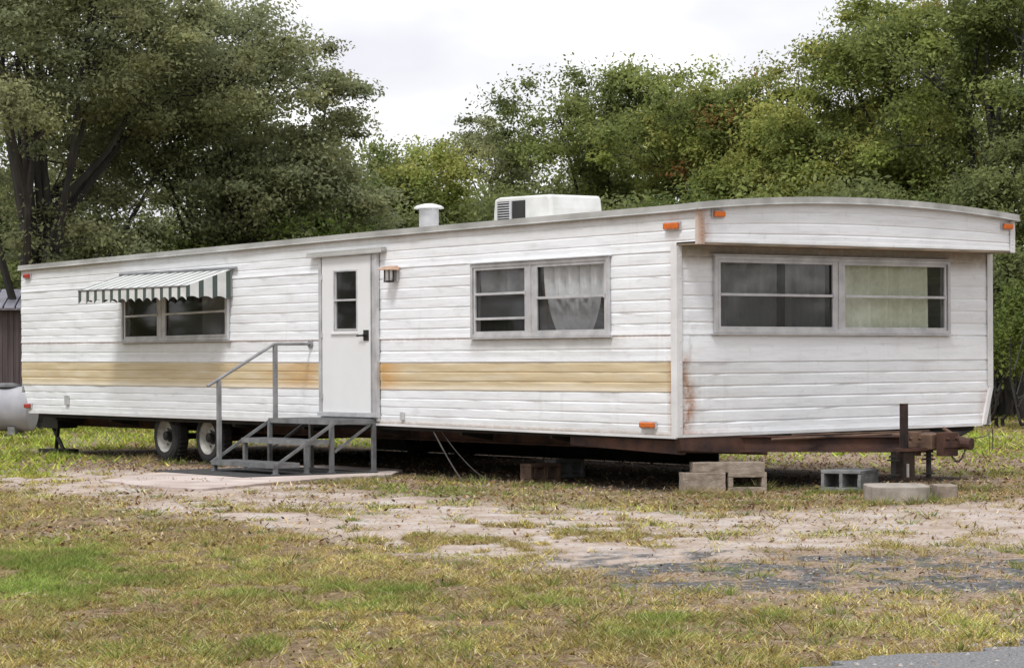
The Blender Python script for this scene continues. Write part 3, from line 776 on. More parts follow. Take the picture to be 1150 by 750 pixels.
# jack
jx, jz = plane_y(1015, 453, CYL + .30); jy = CYL + .30
print('jack', jx, jz)
jk = MB(); jk.box(jx - .028, jx + .028, jy - .03, jy + .03, .24, jz); jk = jk.build('tongue_jack', M['jackm'], home)
g = MB(); g.box(jx - .042, jx + .042, jy - .036, jy + .036, jz, jz + .018); g.build('jack_cap', M['white_plastic'], jk)
g = MB(); g.box(jx - .075, jx + .075, jy - .07, jy + .06, .135, .42); g.box(jx - .10, jx + .10, jy - .10, jy + .10, .12, .137); g.build('jack_leg', M['jackm'], jk)
for (px, z1_, name) in ((1003.5, .42, 'screw_post'), (1043, .44, 'screw_post')):
    x = plane_y(px, 520, CYL + .25)[0]; g = MB()
    g.tube([(x, CYL + .25, .12), (x, CYL + .25, z1_)], .026, 8)
    for zz in (.16, .30, .335, .40): g.tube([(x, CYL + .25, zz), (x, CYL + .25, zz + .014)], .062 if zz in (.30, .16) else .045, 8)
    g.build(name, M['black'], jk)
x = plane_y(1021, 530, CYL + .2)[0]
g = MB(); g.tube([(x, CYL + .22, .14), (x, CYL + .22, .27)], .016, 8); g.build('chrome_pin', M['chrome'], jk)
g = MB(); g.bar((plane_y(1003.5, 520, CYL + .25)[0] - .05, CYL + .2, .405), (plane_y(1043, 520, CYL + .25)[0] + .05, CYL + .2, .405), .03, .09, (0, 1, 0)); g.build('jack_bracket', M['rust'], jk)
# pipes across the tongue
g = MB(); g.tube([(.9, -.35, .50), (CXL, CYL + .5, .555)], .014, 6); g.tube([(1.3, -.2, .53), (CXL + .1, CYL + .5, .57)], .010, 6); g.build('brake_line', M['rust_lt'], home)
# wheels
def wheel(px):
    y = plane_x(px, 492)[0] if px else None
    return y
wy = [plane_x(232, 492, .12)[0], plane_x(184, 492, .12)[0]]; print('wheel y', wy)
def make_wheel(y, x, sgn):
    rt = .34; c = (x, y, .31)
    t = MB(); prof = [(.21, -.02), (.225, .0), (.27, .0), (rt - .02, .02), (rt, .05), (rt, .15), (rt - .02, .18), (.27, .20), (.21, .20)]
    t.lathe(prof, c, (-sgn, 0, 0), 36)
    for k in range(36):
        a = k * math.pi / 18
        cx, sx = math.cos(a), math.sin(a)
        t.box(x - sgn * .05, x - sgn * .15, y + cx * rt - .012, y + cx * rt + .012, .30 + sx * rt - .012, .30 + sx * rt + .012)
    e = MB(); e.lathe([(.085, .10), (.085, .125), (.06, .13), (.06, .19), (.04, .20), (.0, .20)], c, (-sgn, 0, 0), 16)
    for k in range(5):
        a = k * 1.2566; e.tube([(x - sgn * .11, y + .105 * math.cos(a), .30 + .105 * math.sin(a)), (x - sgn * .14, y + .105 * math.cos(a), .30 + .105 * math.sin(a))], .012, 6)
    whl = empty('wheel'); whl.parent = home
    t.build('tyre', M['rubber'], whl)
    r = MB(); r.lathe([(.215, .198), (.218, .188), (.20, .18), (.185, .12), (.15, .10), (.135, .12), (.10, .13), (.075, .11)], c, (-sgn, 0, 0), 36)
    r.build('rim', M['rim'], whl, smooth=True)
    e.build('hub', M['black'], whl)
for y in wy:
    make_wheel(y, .33, 1); make_wheel(y, W - .33, -1)
    g = MB(); g.tube([(.3, y, .30), (W - .3, y, .30)], .04, 8); g.build('axle', M['rust'], home)
# hanging cable and rear jack bits
a = plane_x(487, 486, .02); b = plane_x(525, 520, -.1)
g = MB(); g.tube([(.02 - .2 * t, a[0] + (b[0] - a[0]) * t, a[1] * (1 - t) ** 1.15 + .015) for t in np.linspace(0, 1, 14)], .008, 6)
g.tube([(.06 - .14 * t, a[0] - .1 + (b[0] - a[0] - .3) * t, a[1] * (1 - t) ** 1.5 + .012) for t in np.linspace(0, 1, 14)], .004, 6); g.build('hanging_cable', M['cable'], home)
g = MB()
for (ya_, yb_) in ((L - .60, L - .30), (L - .35, L - .65)): g.tube([(.35, ya_, .02), (.25, yb_, .5)], .028, 6)
g.box(.15, .5, L - .75, L - .2, .0, .05); g.box(.2, .5, L - .7, L - .25, .34, .5)
g.tube([(.25, L - .9, .52), (.35, L - .35, .42), (.3, L - .1, .45)], .03, 6)
g.build('rear_stabiliser', M['black'], home)

# ================================================================== STEPS
o0 = 5.27
P0 = loc2w(0, 5.32); steps = empty('metal_steps', (P0[0], P0[1], 0), TH,
                                  'grey metal entry steps with a platform, two treads and a handrail under the white door', 'steps')
sN = 0.0; sF = plane_x(302, 469, -.60)[0] - 5.32; sF = min(max(sF, 1.2), 1.6); print('steps len', sF)
PZ, T2, T1 = .615, .395, .150
G = M['alu_dark']
def plate(name, o_in, o_out, z, parent):
    g = MB(); g.box(-o_out, -o_in, sN, sF, z - .02, z)
    g.box(-o_out - .006, -o_out, sN - .006, sF + .006, z - .05, z + .004); g.box(-o_in, -o_in + .006, sN - .006, sF + .006, z - .05, z + .004)
    g.box(-o_out, -o_in, sN - .006, sN, z - .05, z + .004); g.box(-o_out, -o_in, sF, sF + .006, z - .05, z + .004)
    for k in range(10):
        y = sN + (sF - sN) * (k + .5) / 10; g.box(-o_out + .01, -o_in - .01, y - .012, y + .012, z, z + .004)
    return g.build(name, G, parent)
plate('platform', .03, .60, PZ, steps); plate('tread', .66, .96, T2, steps); plate('tread', 1.04, 1.36, T1, steps)
def leg(x, y, z0, z1):
    g = MB(); g.box(x - .022, x + .022, y - .022, y + .022, z0, z1); g.box(x - .035, x + .035, y - .035, y + .035, z0 - .001, z0 + .008); g.build('leg', G, steps)
for x in (-.60, -.04):
    for y in (sN + .02, sF - .02): leg(x, y, .03, PZ - .022)
for y in (sN + .02, sF - .02): leg(-1.33, y, .03, T1 - .022); leg(-.93, y, .03, T2 - .022)
for y in (sN - .02, sF + .02):
    g = MB(); g.bar((-.58, y, PZ - .03), (-1.36, y, T1 - .03), .035, .012, (0, 1, 0)); g.build('stringer', G, steps)
g = MB(); g.bar((-.10, sN, PZ - .06), (-.57, sN, .26), .03, .012, (0, 1, 0)); g.build('brace', G, steps)
g = MB(); g.bar((-.10, sF, PZ - .06), (-.57, sF, .26), .03, .012, (0, 1, 0)); g.build('brace', G, steps)
r1y = sF + .02
hl = plane_x(245, 425, -1.25); print('post', hl)
for (x, z0, z1) in ((-1.25, T1 - .04, 1.06), (-.50, PZ - .04, 1.46)):
    g = MB(); g.box(x - .022, x + .022, r1y - .022, r1y + .022, z0, z1); g.build('handrail_post', M['rail'], steps)
g = MB(); g.tube([(-1.40, r1y, .995), (-1.25, r1y, 1.075), (-.52, r1y, 1.47), (-.47, r1y, 1.475), (-.02, r1y, 1.475)], .019, 8)
g.lathe([(.05, 0), (.05, .012), (0, .013)], (-.018, r1y, 1.475), (-1, 0, 0), 12); g.build('handrail', M['rail'], steps)

# ================================================================== BLOCKS
def cblock(name, mat, loc, rz, size, holes, label, group=None, cat='concrete block', seed=0, tilt=0, margin=.035, opening=None):
    """hollow block: openings run through the y axis of the block"""
    Lx, Ly, Lz = size; g = MB()
    if holes == 0:
        g.box(-Lx / 2, Lx / 2, -Ly / 2, Ly / 2, 0, Lz)
    else:
        m = margin; g.box(-Lx / 2, Lx / 2, -Ly / 2, Ly / 2, 0, m); g.box(-Lx / 2, Lx / 2, -Ly / 2, Ly / 2, Lz - m, Lz)
        ow = (Lx - m * (holes + 1)) / holes
        for k in range(holes + 1):
            x = -Lx / 2 + k * (ow + m); g.box(x, x + m, -Ly / 2 + .001, Ly / 2 - .001, m, Lz - m)
    o = g.build(name, mat, bevel=.006); o.location = loc; o.rotation_euler = (tilt, tilt * .5, rz)
    # chipped edges
    sub = o.modifiers.new('sub', 'SUBSURF'); sub.subdivision_type = 'SIMPLE'; sub.levels = 3; sub.render_levels = 3
    tx = bpy.data.textures.get('chip') or bpy.data.textures.new('chip', 'CLOUDS'); tx.noise_scale = .05
    d = o.modifiers.new('chip', 'DISPLACE'); d.texture = tx; d.strength = .012; d.mid_level = .5; d.texture_coords = 'LOCAL'
    return tag(o, label, cat, group)
GB = 'concrete blocks under the mobile home'
def W3(x, y, z=0): w = loc2w(x, y); return (w[0], w[1], z)
x0 = plane_y(762, 540, -.05)[0]; x1 = plane_y(812, 540, -.05)[0]; x2 = plane_y(858, 540, -.05)[0]
print('blocks', x0, x1, x2)
bh = .195
BR = math.radians(7)
def bpos(px, d): return (at(px, d), d, -.01)
cblock('concrete_block', M['block_tan'], bpos(788, 26.05), BR, (.42, .22, bh), 0, 'solid faced tan block left of the hollow one under the front corner', GB)
cblock('concrete_block', M['block_tan'], bpos(836, 26.12), BR + .03, (.385, .22, bh), 1, 'tan hollow block with one square opening under the front corner', GB, margin=.05)
cblock('concrete_beam', M['block_tan'], (at(816, 26.1), 26.1, bh - .012), BR, (.71, .20, .10), 0, 'long tan concrete beam lying on two blocks under the front corner', None, 'concrete beam')
bx = plane_y(942, 537, -1.0)[0]
def gpos(px, py): p = ground(px, py); return p
p = gpos(953, 551)
cblock('concrete_block', M['block_grey'], (p[0] + .04, p[1] + .22, -.005), math.radians(-30), (.42, .46, .205), 2, 'dark grey two-hole block lying beside the round pad at the hitch', GB)
p = gpos(610, 542)
cblock('concrete_block', M['rust_lt'], (p[0] - .02, p[1] + .55, -.02), TH, (.40, .2, .2), 2, 'brown dusty block in the shade below the side between steps and front corner', GB)
cblock('concrete_block', M['block_grey'], W3(1.2, 3.4, -.01), TH, (.4, .2, .2), 2, 'block far under the floor in deep shade', GB)
# slabs at the hitch
def slab(name, px0, px1, py, depth, h, mat, label, cat, seed):
    a = gpos(px0, py); b = gpos(px1, py); r = np.random.default_rng(seed); n = 28
    cx, cy = (a[0] + b[0]) / 2, a[1] + depth / 2; rx, ry = (b[0] - a[0]) / 2, depth / 2
    g = MB(); ring = []
    for k in range(n):
        t = 2 * math.pi * k / n; e = 4.5
        c, s = math.cos(t), math.sin(t); q = (abs(c) ** e + abs(s) ** e) ** (-1 / e) * (1 + r.normal(0, .018))
        ring.append((rx * c * q, ry * s * q))
    vs = [(x, y, 0) for x, y in ring] + [(x, y, h * .95) for x, y in ring] + [(x * .985, y * .985, h) for x, y in ring] + [(0, 0, h + .004)]
    fs = [(k, (k + 1) % n, n + (k + 1) % n, n + k) for k in range(n)] + [(n + k, n + (k + 1) % n, 2 * n + (k + 1) % n, 2 * n + k) for k in range(n)] + [(2 * n + k, 2 * n + (k + 1) % n, 3 * n) for k in range(n)]
    g.add(vs, fs); o = g.build(name, mat); o.location = (cx, cy, -.01)
    return tag(o, label, cat)
slab('concrete_pad', 980, 1050, 564, .8, .145, M['block'], 'thick rounded pale concrete pad beneath the hitch jack', 'concrete pad', 4)
slab('concrete_pad', 1053, 1078, 561, .45, .135, M['block_tan'], 'smaller broken piece of concrete right of the rounded pad', 'concrete pad', 5)

# pad in front of the steps, dark sheet
def sheet(name, pts_px, z, mat, thick=.02, wob=.02, seed=1, sub=10):
    r = np.random.default_rng(seed); P = [ground(a, b) for a, b in pts_px]; ring = []
    for i in range(len(P)):
        a, b = P[i], P[(i + 1) % len(P)]
        for k in range(sub):
            q = a + (b - a) * k / sub; ring.append((q[0] + r.normal(0, wob), q[1] + r.normal(0, wob) * 2))
    n = len(ring); g = MB(); c = np.mean(ring, axis=0)
    g.add([(x, y, z) for x, y in ring] + [(x, y, z - thick) for x, y in ring] + [(c[0], c[1], z)],
          [(k, (k + 1) % n, 2 * n) for k in range(n)] + [(k, n + k, n + (k + 1) % n, (k + 1) % n) for k in range(n)])
    return g.build(name, mat)
padpts = [(114, 541), (165, 548), (228, 551), (285, 546), (360, 539), (440, 535), (452, 529), (360, 524), (250, 527), (165, 534)]
o = sheet('concrete_pad', padpts, .022, M['slab'], .04, .015, 3)
tag(o, 'low pale pinkish concrete pad on the ground under the entry steps', 'concrete pad')
g = MB(); g.box(-1.85, -.10, -.15, 1.95, 0, .008); mt = g.build('dark_sheet', M['mat'], bevel=.003)  # plain dark sheet laid over the pad below the steps
mt.location = (*loc2w(0, 5.30), .0225); mt.rotation_euler = (0, 0, TH); tag(mt, 'thin dark sheet lying on the pad under the steps', 'mat')  # 'mat' here is only the plain dark sheet

# ================================================================== tank, shed
p = ground(6, 488); sc_ = p[1] / F
tk = MB(); tr, tl = 25 * sc_, 1.5
prof = [(0, 0)] + [(tr * math.sin(a), tr * .22 * (1 - math.cos(a))) for a in np.linspace(.2, math.pi / 2, 8)]
prof += [(tr, tl - tr * .22)] + [(tr * math.cos(a), tl - tr * .22 + tr * .22 * math.sin(a)) for a in np.linspace(.2, math.pi / 2, 8)]
tk.lathe(prof, (0, 0, tr + .06), (-1, 0, 0), 32)
root = empty('storage_tank', (at(40, p[1]), p[1], 0), math.radians(-6), 'pale grey rounded storage tank on the grass by the rear end of the mobile home', 'tank')
tk.build('tank_body', M['tank'], root, smooth=True)
g = MB(); g.lathe([(0, 0), (.22, 0), (.22, .04), (.1, .07), (0, .07)], (-.5, 0, 2 * tr + .055), n=20); g.build('lid', M['alu_dark'], root)
for x in (-.35, -1.15):
    g = MB(); g.box(x - .06, x + .06, -.3, .3, 0, .14); g.build('foot', M['block_grey'], root)
ds = 49.0; sx = at(24, ds)
shed = empty('shed', (sx, ds, 0), math.radians(5), 'small dark red shed with a pale metal roof behind the left end', 'shed')
s_ = ds / F; zr0 = CAMH + (HY - 343) * s_; zr1 = CAMH + (HY - 322) * s_
g = MB(); nn = 40
for k in range(nn):
    x0_ = -4.0 * k / nn; xm = x0_ - 2.0 / nn; x1_ = -4.0 * (k + 1) / nn
    g.hexa([(x1_, 0, 0), (xm, 0, 0), (xm, .1, 0), (x1_, .1, 0), (x1_, 0, zr0), (xm, 0, zr0), (xm, .1, zr0), (x1_, .1, zr0)])
    g.hexa([(xm, .02, 0), (x0_, .02, 0), (x0_, .1, 0), (xm, .1, 0), (xm, .02, zr0), (x0_, .02, zr0), (x0_, .1, zr0), (xm, .1, zr0)])
g.box(-4.0, -3.95, .1, 3, 0, zr0); g.box(-.05, 0, .1, 3, 0, zr0); g.box(-4, 0, 2.95, 3.05, 0, zr0)
g.build('wall', M['shed_wall'], shed)
g = MB()
for k in range(20):
    a, b = -4.2 + 4.35 * k / 20, -4.2 + 4.35 * (k + 1) / 20 - .03
    g.hexa([(a, -.25, zr0 - .01), (b, -.25, zr0 - .01), (b, 1.6, zr1), (a, 1.6, zr1), (a, -.25, zr0 + .03), (b, -.25, zr0 + .03), (b, 1.6, zr1 + .04), (a, 1.6, zr1 + .04)])
    g.hexa([(a, 1.6, zr1), (b, 1.6, zr1), (b, 3.3, zr0), (a, 3.3, zr0), (a, 1.6, zr1 + .04), (b, 1.6, zr1 + .04), (b, 3.3, zr0 + .04), (a, 3.3, zr0 + .04)])
g.box(-4.2, .13, -.2, 3.2, zr0 - .04, zr0 - .011)
g.build('roof', M['shed_roof'], shed)

# ================================================================== GROUND
def zones(x, y):
    """ground cover by place: returns sand, asphalt, litter, green weights"""
    px, py = project(x, y, 0 * x)
    n1 = fbm(x * .9, y * .45) - .5; n2 = fbm(x * 3.1 + 40, y * 1.6 + 9) - .5; n3 = fbm(x * 9 + 3, y * 4 + 77, 3) - .5
    k = 26 * n1 + 20 * n2 + 12 * n3
    T = np.interp(px, [-200, 0, 100, 200, 300, 400, 500, 600, 700, 800, 900, 1000, 1150, 1500], [540, 533, 530, 530, 538, 552, 562, 570, 575, 576, 574, 571, 565, 560])
    Bm = np.interp(px, [-200, 0, 100, 200, 300, 400, 500, 600, 700, 800, 900, 1000, 1150, 1500], [546, 543, 560, 575, 592, 608, 620, 630, 632, 622, 616, 612, 614, 620])
    sand = sm(-5, 5, py + k * .35 - T + 4) * sm(-7, 7, Bm + 5 - py + k * .8)
    sand = sand * (1 - .85 * sm(.035, .12, n2 + n3 * .5) * (1 - sm(600, 950, px) * .75))
    pal = sm(560, 700, px + k * 6)
    asp = pal * sm(-6, 6, py + k * .4 - 618) * sm(-8, 8, 664 - py + k * .5) * sm(-.05, .05, n2 + n3 * 1.3 + .04)
    dirt = sm(600, 760, px + k * 6) * sm(-8, 8, py - 612 + k * .3) * sm(-12, 12, (676 + (px - 700) * .07) - py + k) * .85
    dirt = np.maximum(dirt, .8 * sm(640, 900, px + k * 4) * sm(-14, 10, py - 655 + k * .6) * sm(-15, 15, 735 - py + k) * sm(-.12, .08, n2 + n3))
    dirt = np.maximum(dirt, sm(.02, .14, n1 + n2 * .9 + n3 * .7) * .8)
    lx, ly = w2loc(x, y)
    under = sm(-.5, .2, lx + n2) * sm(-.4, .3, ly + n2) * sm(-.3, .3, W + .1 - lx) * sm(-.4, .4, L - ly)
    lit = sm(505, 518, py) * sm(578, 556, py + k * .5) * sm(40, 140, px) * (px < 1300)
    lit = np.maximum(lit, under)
    def el(cx, cy, rx, ry): return np.exp(-(((px - cx) / rx) ** 2 + ((py - cy) / ry) ** 2))
    green = .85 * el(50, 645, 150, 34) + .7 * el(380, 668, 110, 16) + .9 * el(480, 552, 70, 10) + .8 * el(40, 518, 130, 16) + .6 * el(620, 672, 60, 12) + .5 * el(780, 705, 100, 14) + .5 * el(330, 725, 120, 12)
    back = sm(542, 528, py) * (under < .5) * np.clip((lx > W * .7) * 1.0 + (ly > L - .6) + (px > 860) + (px < 60) * (py > 500), 0, 1)
    green = np.maximum(green * .9, back * (.75 + 1.2 * n1 - .5 * sm(1070, 1130, px) * sm(500, 480, py)))
    green = np.clip(green * (1 + 2.2 * n3 + 2.0 * n2) + n2 * 1.3 + n3 * 1.0 + n1 * .5 - .14, 0, 1)
    return dict(sand=sand, asp=asp, dirt=dirt, lit=np.clip(lit, 0, 1), green=green, under=under, px=px, py=py, n1=n1, n2=n2, n3=n3)

def height(x, y):
    h = (fbm(x * .5 + 9, y * .4 + 2) - .5) * .06 + (fbm(x * 3, y * 3) - .5) * .018
    lx, ly = w2loc(x, y)
    near = sm(-2.5, -1.2, lx) * sm(W + 1.5, W + .3, lx) * sm(-2.8, -2.0, ly) * sm(L + 2, L + .5, ly)
    return h * (1 - near * .92) - .012
def ground_mesh():
    ylist = np.concatenate([np.arange(8.5, 34, .07), np.arange(34, 75, .3), np.array([76, 80, 90, 110, 150, 220, 400, 800, 1500])])
    ylist = np.concatenate([np.array([-300, -100, -30, -10, 0, 4, 7]), ylist])
    ui = np.concatenate([np.array([-600, -150, -50, -25, -17, -13]), np.arange(-10.5, 10.6, .07), np.array([13, 17, 25, 50, 150, 600])])
    X, Y = np.meshgrid(ui, ylist)
    Z = height(X, Y); far = sm(60, 100, np.abs(Y)) ; Z = Z * (1 - far)
    z = zones(X.ravel(), np.maximum(Y.ravel(), 3))
    nx, ny = len(ui), len(ylist)
    v = np.stack([X.ravel(), Y.ravel(), Z.ravel()], 1)
    idx = (np.arange(ny - 1)[:, None] * nx + np.arange(nx - 1)[None, :]).ravel()
    quads = np.stack([idx, idx + 1, idx + nx + 1, idx + nx], 1)
    me = bpy.data.meshes.new('ground'); me.vertices.add(len(v)); me.vertices.foreach_set('co', v.astype(np.float32).ravel())
    me.loops.add(quads.size); me.loops.foreach_set('vertex_index', quads.astype(np.int32).ravel())
    me.polygons.add(len(quads)); me.polygons.foreach_set('loop_start', np.arange(0, quads.size, 4, dtype=np.int32)); me.polygons.foreach_set('loop_total', np.full(len(quads), 4, dtype=np.int32))
    me.update(calc_edges=True); me.polygons.foreach_set('use_smooth', np.ones(len(quads), dtype=bool))
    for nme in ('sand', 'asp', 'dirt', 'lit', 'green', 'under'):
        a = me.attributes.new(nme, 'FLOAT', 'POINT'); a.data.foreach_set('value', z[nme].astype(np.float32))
    o = bpy.data.objects.new('ground', me); col.objects.link(o); o['kind'] = 'structure'
    m, nt, b = newmat('yard_ground'); me.materials.append(m)
    def A(nm): a = N(nt, 'ShaderNodeAttribute'); a.attribute_name = nm; return a.outputs['Fac']
    n1 = noise_node(nt, 2.2, 8); n2 = noise_node(nt, 14, 6, rough=.7); n3 = noise_node(nt, 60, 4, rough=.8); n4 = noise_node(nt, .7, 4)
    grassbase = ramp(nt, n2.outputs['Fac'], [(.3, (.12, .08, .045)), (.5, (.26, .185, .11)), (.68, (.44, .34, .23))]).outputs[0]
    grn = ramp(nt, n2.outputs['Fac'], [(.3, (.07, .09, .025)), (.7, (.17, .20, .06))]).outputs[0]
    c = mixc(nt, A('green'), grassbase, grn)
    litc = ramp(nt, n3.outputs['Fac'], [(.35, (.15, .10, .07)), (.5, (.30, .225, .165)), (.66, (.50, .42, .35))]).outputs[0]
    c = mixc(nt, mathn(nt, 'MULTIPLY', A('lit'), .8), c, litc)
    dirtc = ramp(nt, n2.outputs['Fac'], [(.3, (.24, .165, .12)), (.5, (.40, .30, .23)), (.7, (.56, .47, .40))]).outputs[0]
    c = mixc(nt, A('dirt'), c, dirtc)
    sandc = ramp(nt, n1.outputs['Fac'], [(.3, (.40, .305, .235)), (.5, (.58, .48, .41)), (.68, (.68, .63, .60))]).outputs[0]
    sandc = mixc(nt, mathn(nt, 'MULTIPLY_ADD', n2.outputs['Fac'], 2.2, -.95, clamp=True), sandc, (.27, .21, .16))
    c = mixc(nt, A('sand'), c, sandc)
    aspc = ramp(nt, n2.outputs['Fac'], [(.30, (.06, .06, .062)), (.46, (.11, .11, .112)), (.58, (.22, .215, .21)), (.68, (.55, .53, .52))]).outputs[0]
    c = mixc(nt, A('asp'), c, aspc)
    und_shade = ramp(nt, n2.outputs['Fac'], [(.3, (.05, .038, .028)), (.7, (.12, .095, .07))]).outputs[0]  # trailer's shade painted into the soil colour below the floor
    c = mixc(nt, A('under'), c, und_shade)
    sp = mathn(nt, 'MULTIPLY_ADD', n3.outputs['Fac'], .9, .55)
    cc = N(nt, 'ShaderNodeCombineColor')
    for i in range(3): nt.links.new(sp, cc.inputs[i])
    c = mixc(nt, 1.0, c, cc.outputs[0], 'MULTIPLY')
    nt.links.new(c, b.inputs['Base Color']); b.inputs['Roughness'].default_value = .97; b.inputs['Specular IOR Level'].default_value = .15
    add = mathn(nt, 'ADD', n2.outputs['Fac'], n3.outputs['Fac']); bump(nt, b, add, .7, .03)
    return o
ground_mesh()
# asphalt road edge at the bottom right
def road():
    m, nt, b = newmat('road_asphalt')
    n = noise_node(nt, 70, 6, rough=.85); n2 = noise_node(nt, 3, 5)
    c = ramp(nt, n.outputs['Fac'], [(.35, (.03, .03, .032)), (.5, (.16, .16, .165)), (.62, (.42, .42, .42))]).outputs[0]
    c = mixc(nt, mathn(nt, 'MULTIPLY', n2.outputs['Fac'], .35), c, (.24, .23, .22)); nt.links.new(c, b.inputs['Base Color'])
    b.inputs['Roughness'].default_value = .9; bump(nt, b, n.outputs['Fac'], .6, .01)
    a = ground(955, 752)[:2]; c_ = ground(1150, 722)[:2]; d = (c_ - a) / np.linalg.norm(c_ - a)
    nrm = np.array([d[1], -d[0]])
    r = np.random.default_rng(8); g = MB(); n_ = 500; ring = []
    for k in range(n_ + 1):
        t = -12 + 42 * k / n_; w = (fbm(np.array(t * 1.7), np.array(3.3)) - .5) * .6 + (fbm(np.array(t * 9.), np.array(8.3)) - .5) * .25 + r.normal(0, .03)
        q = a + d * t + nrm * w; ring.append(q)
    zz = .030
    for k in range(n_):
        p, q = ring[k], ring[k + 1]; p2, q2 = p + nrm * 6, q + nrm * 6
        g.add([(*p, zz), (*q, zz), (*q2, zz), (*p2, zz), (*p, -.06), (*q, -.06)], [(0, 3, 2, 1), (0, 1, 5, 4)])
    o = g.build('road', m); o['kind'] = 'structure'
    return a, d, nrm
ROAD = road()

# ------------------------------------------------------------------ vegetation materials
def col_mat(name, trans=.35, rough=.6, spec=.3):
    m, nt, b = newmat(name); out = nt.nodes['Material Output']
    a = N(nt, 'ShaderNodeAttribute'); a.attribute_name = 'Col'
    n = noise_node(nt, 3.0, 2)
    c = mixc(nt, .25, a.outputs['Color'], ramp(nt, n.outputs['Fac'], [(.3, (.5, .5, .5)), (.7, (1, 1, 1))]).outputs[0], 'MULTIPLY')
    nt.links.new(c, b.inputs['Base Color']); b.inputs['Roughness'].default_value = rough; b.inputs['Specular IOR Level'].default_value = spec
    t = N(nt, 'ShaderNodeBsdfTranslucent'); nt.links.new(c, t.inputs[0])
    mx = N(nt, 'ShaderNodeMixShader'); mx.inputs[0].default_value = trans
    nt.links.new(b.outputs[0], mx.inputs[1]); nt.links.new(t.outputs[0], mx.inputs[2]); nt.links.new(mx.outputs[0], out.inputs[0])
    return m
M['blade'] = col_mat('grass_blade', .3, .8, .15); M['leaf'] = col_mat('tree_leaf', .52, .65, .12); M['deadleaf'] = col_mat('dead_leaf', .15, .9, .1)
M['bark'] = mat_noise('bark', (.02, .018, .016), (.055, .05, .043), 5, .95, 0, .8, stretch=(1, 1, .3), detail=8)

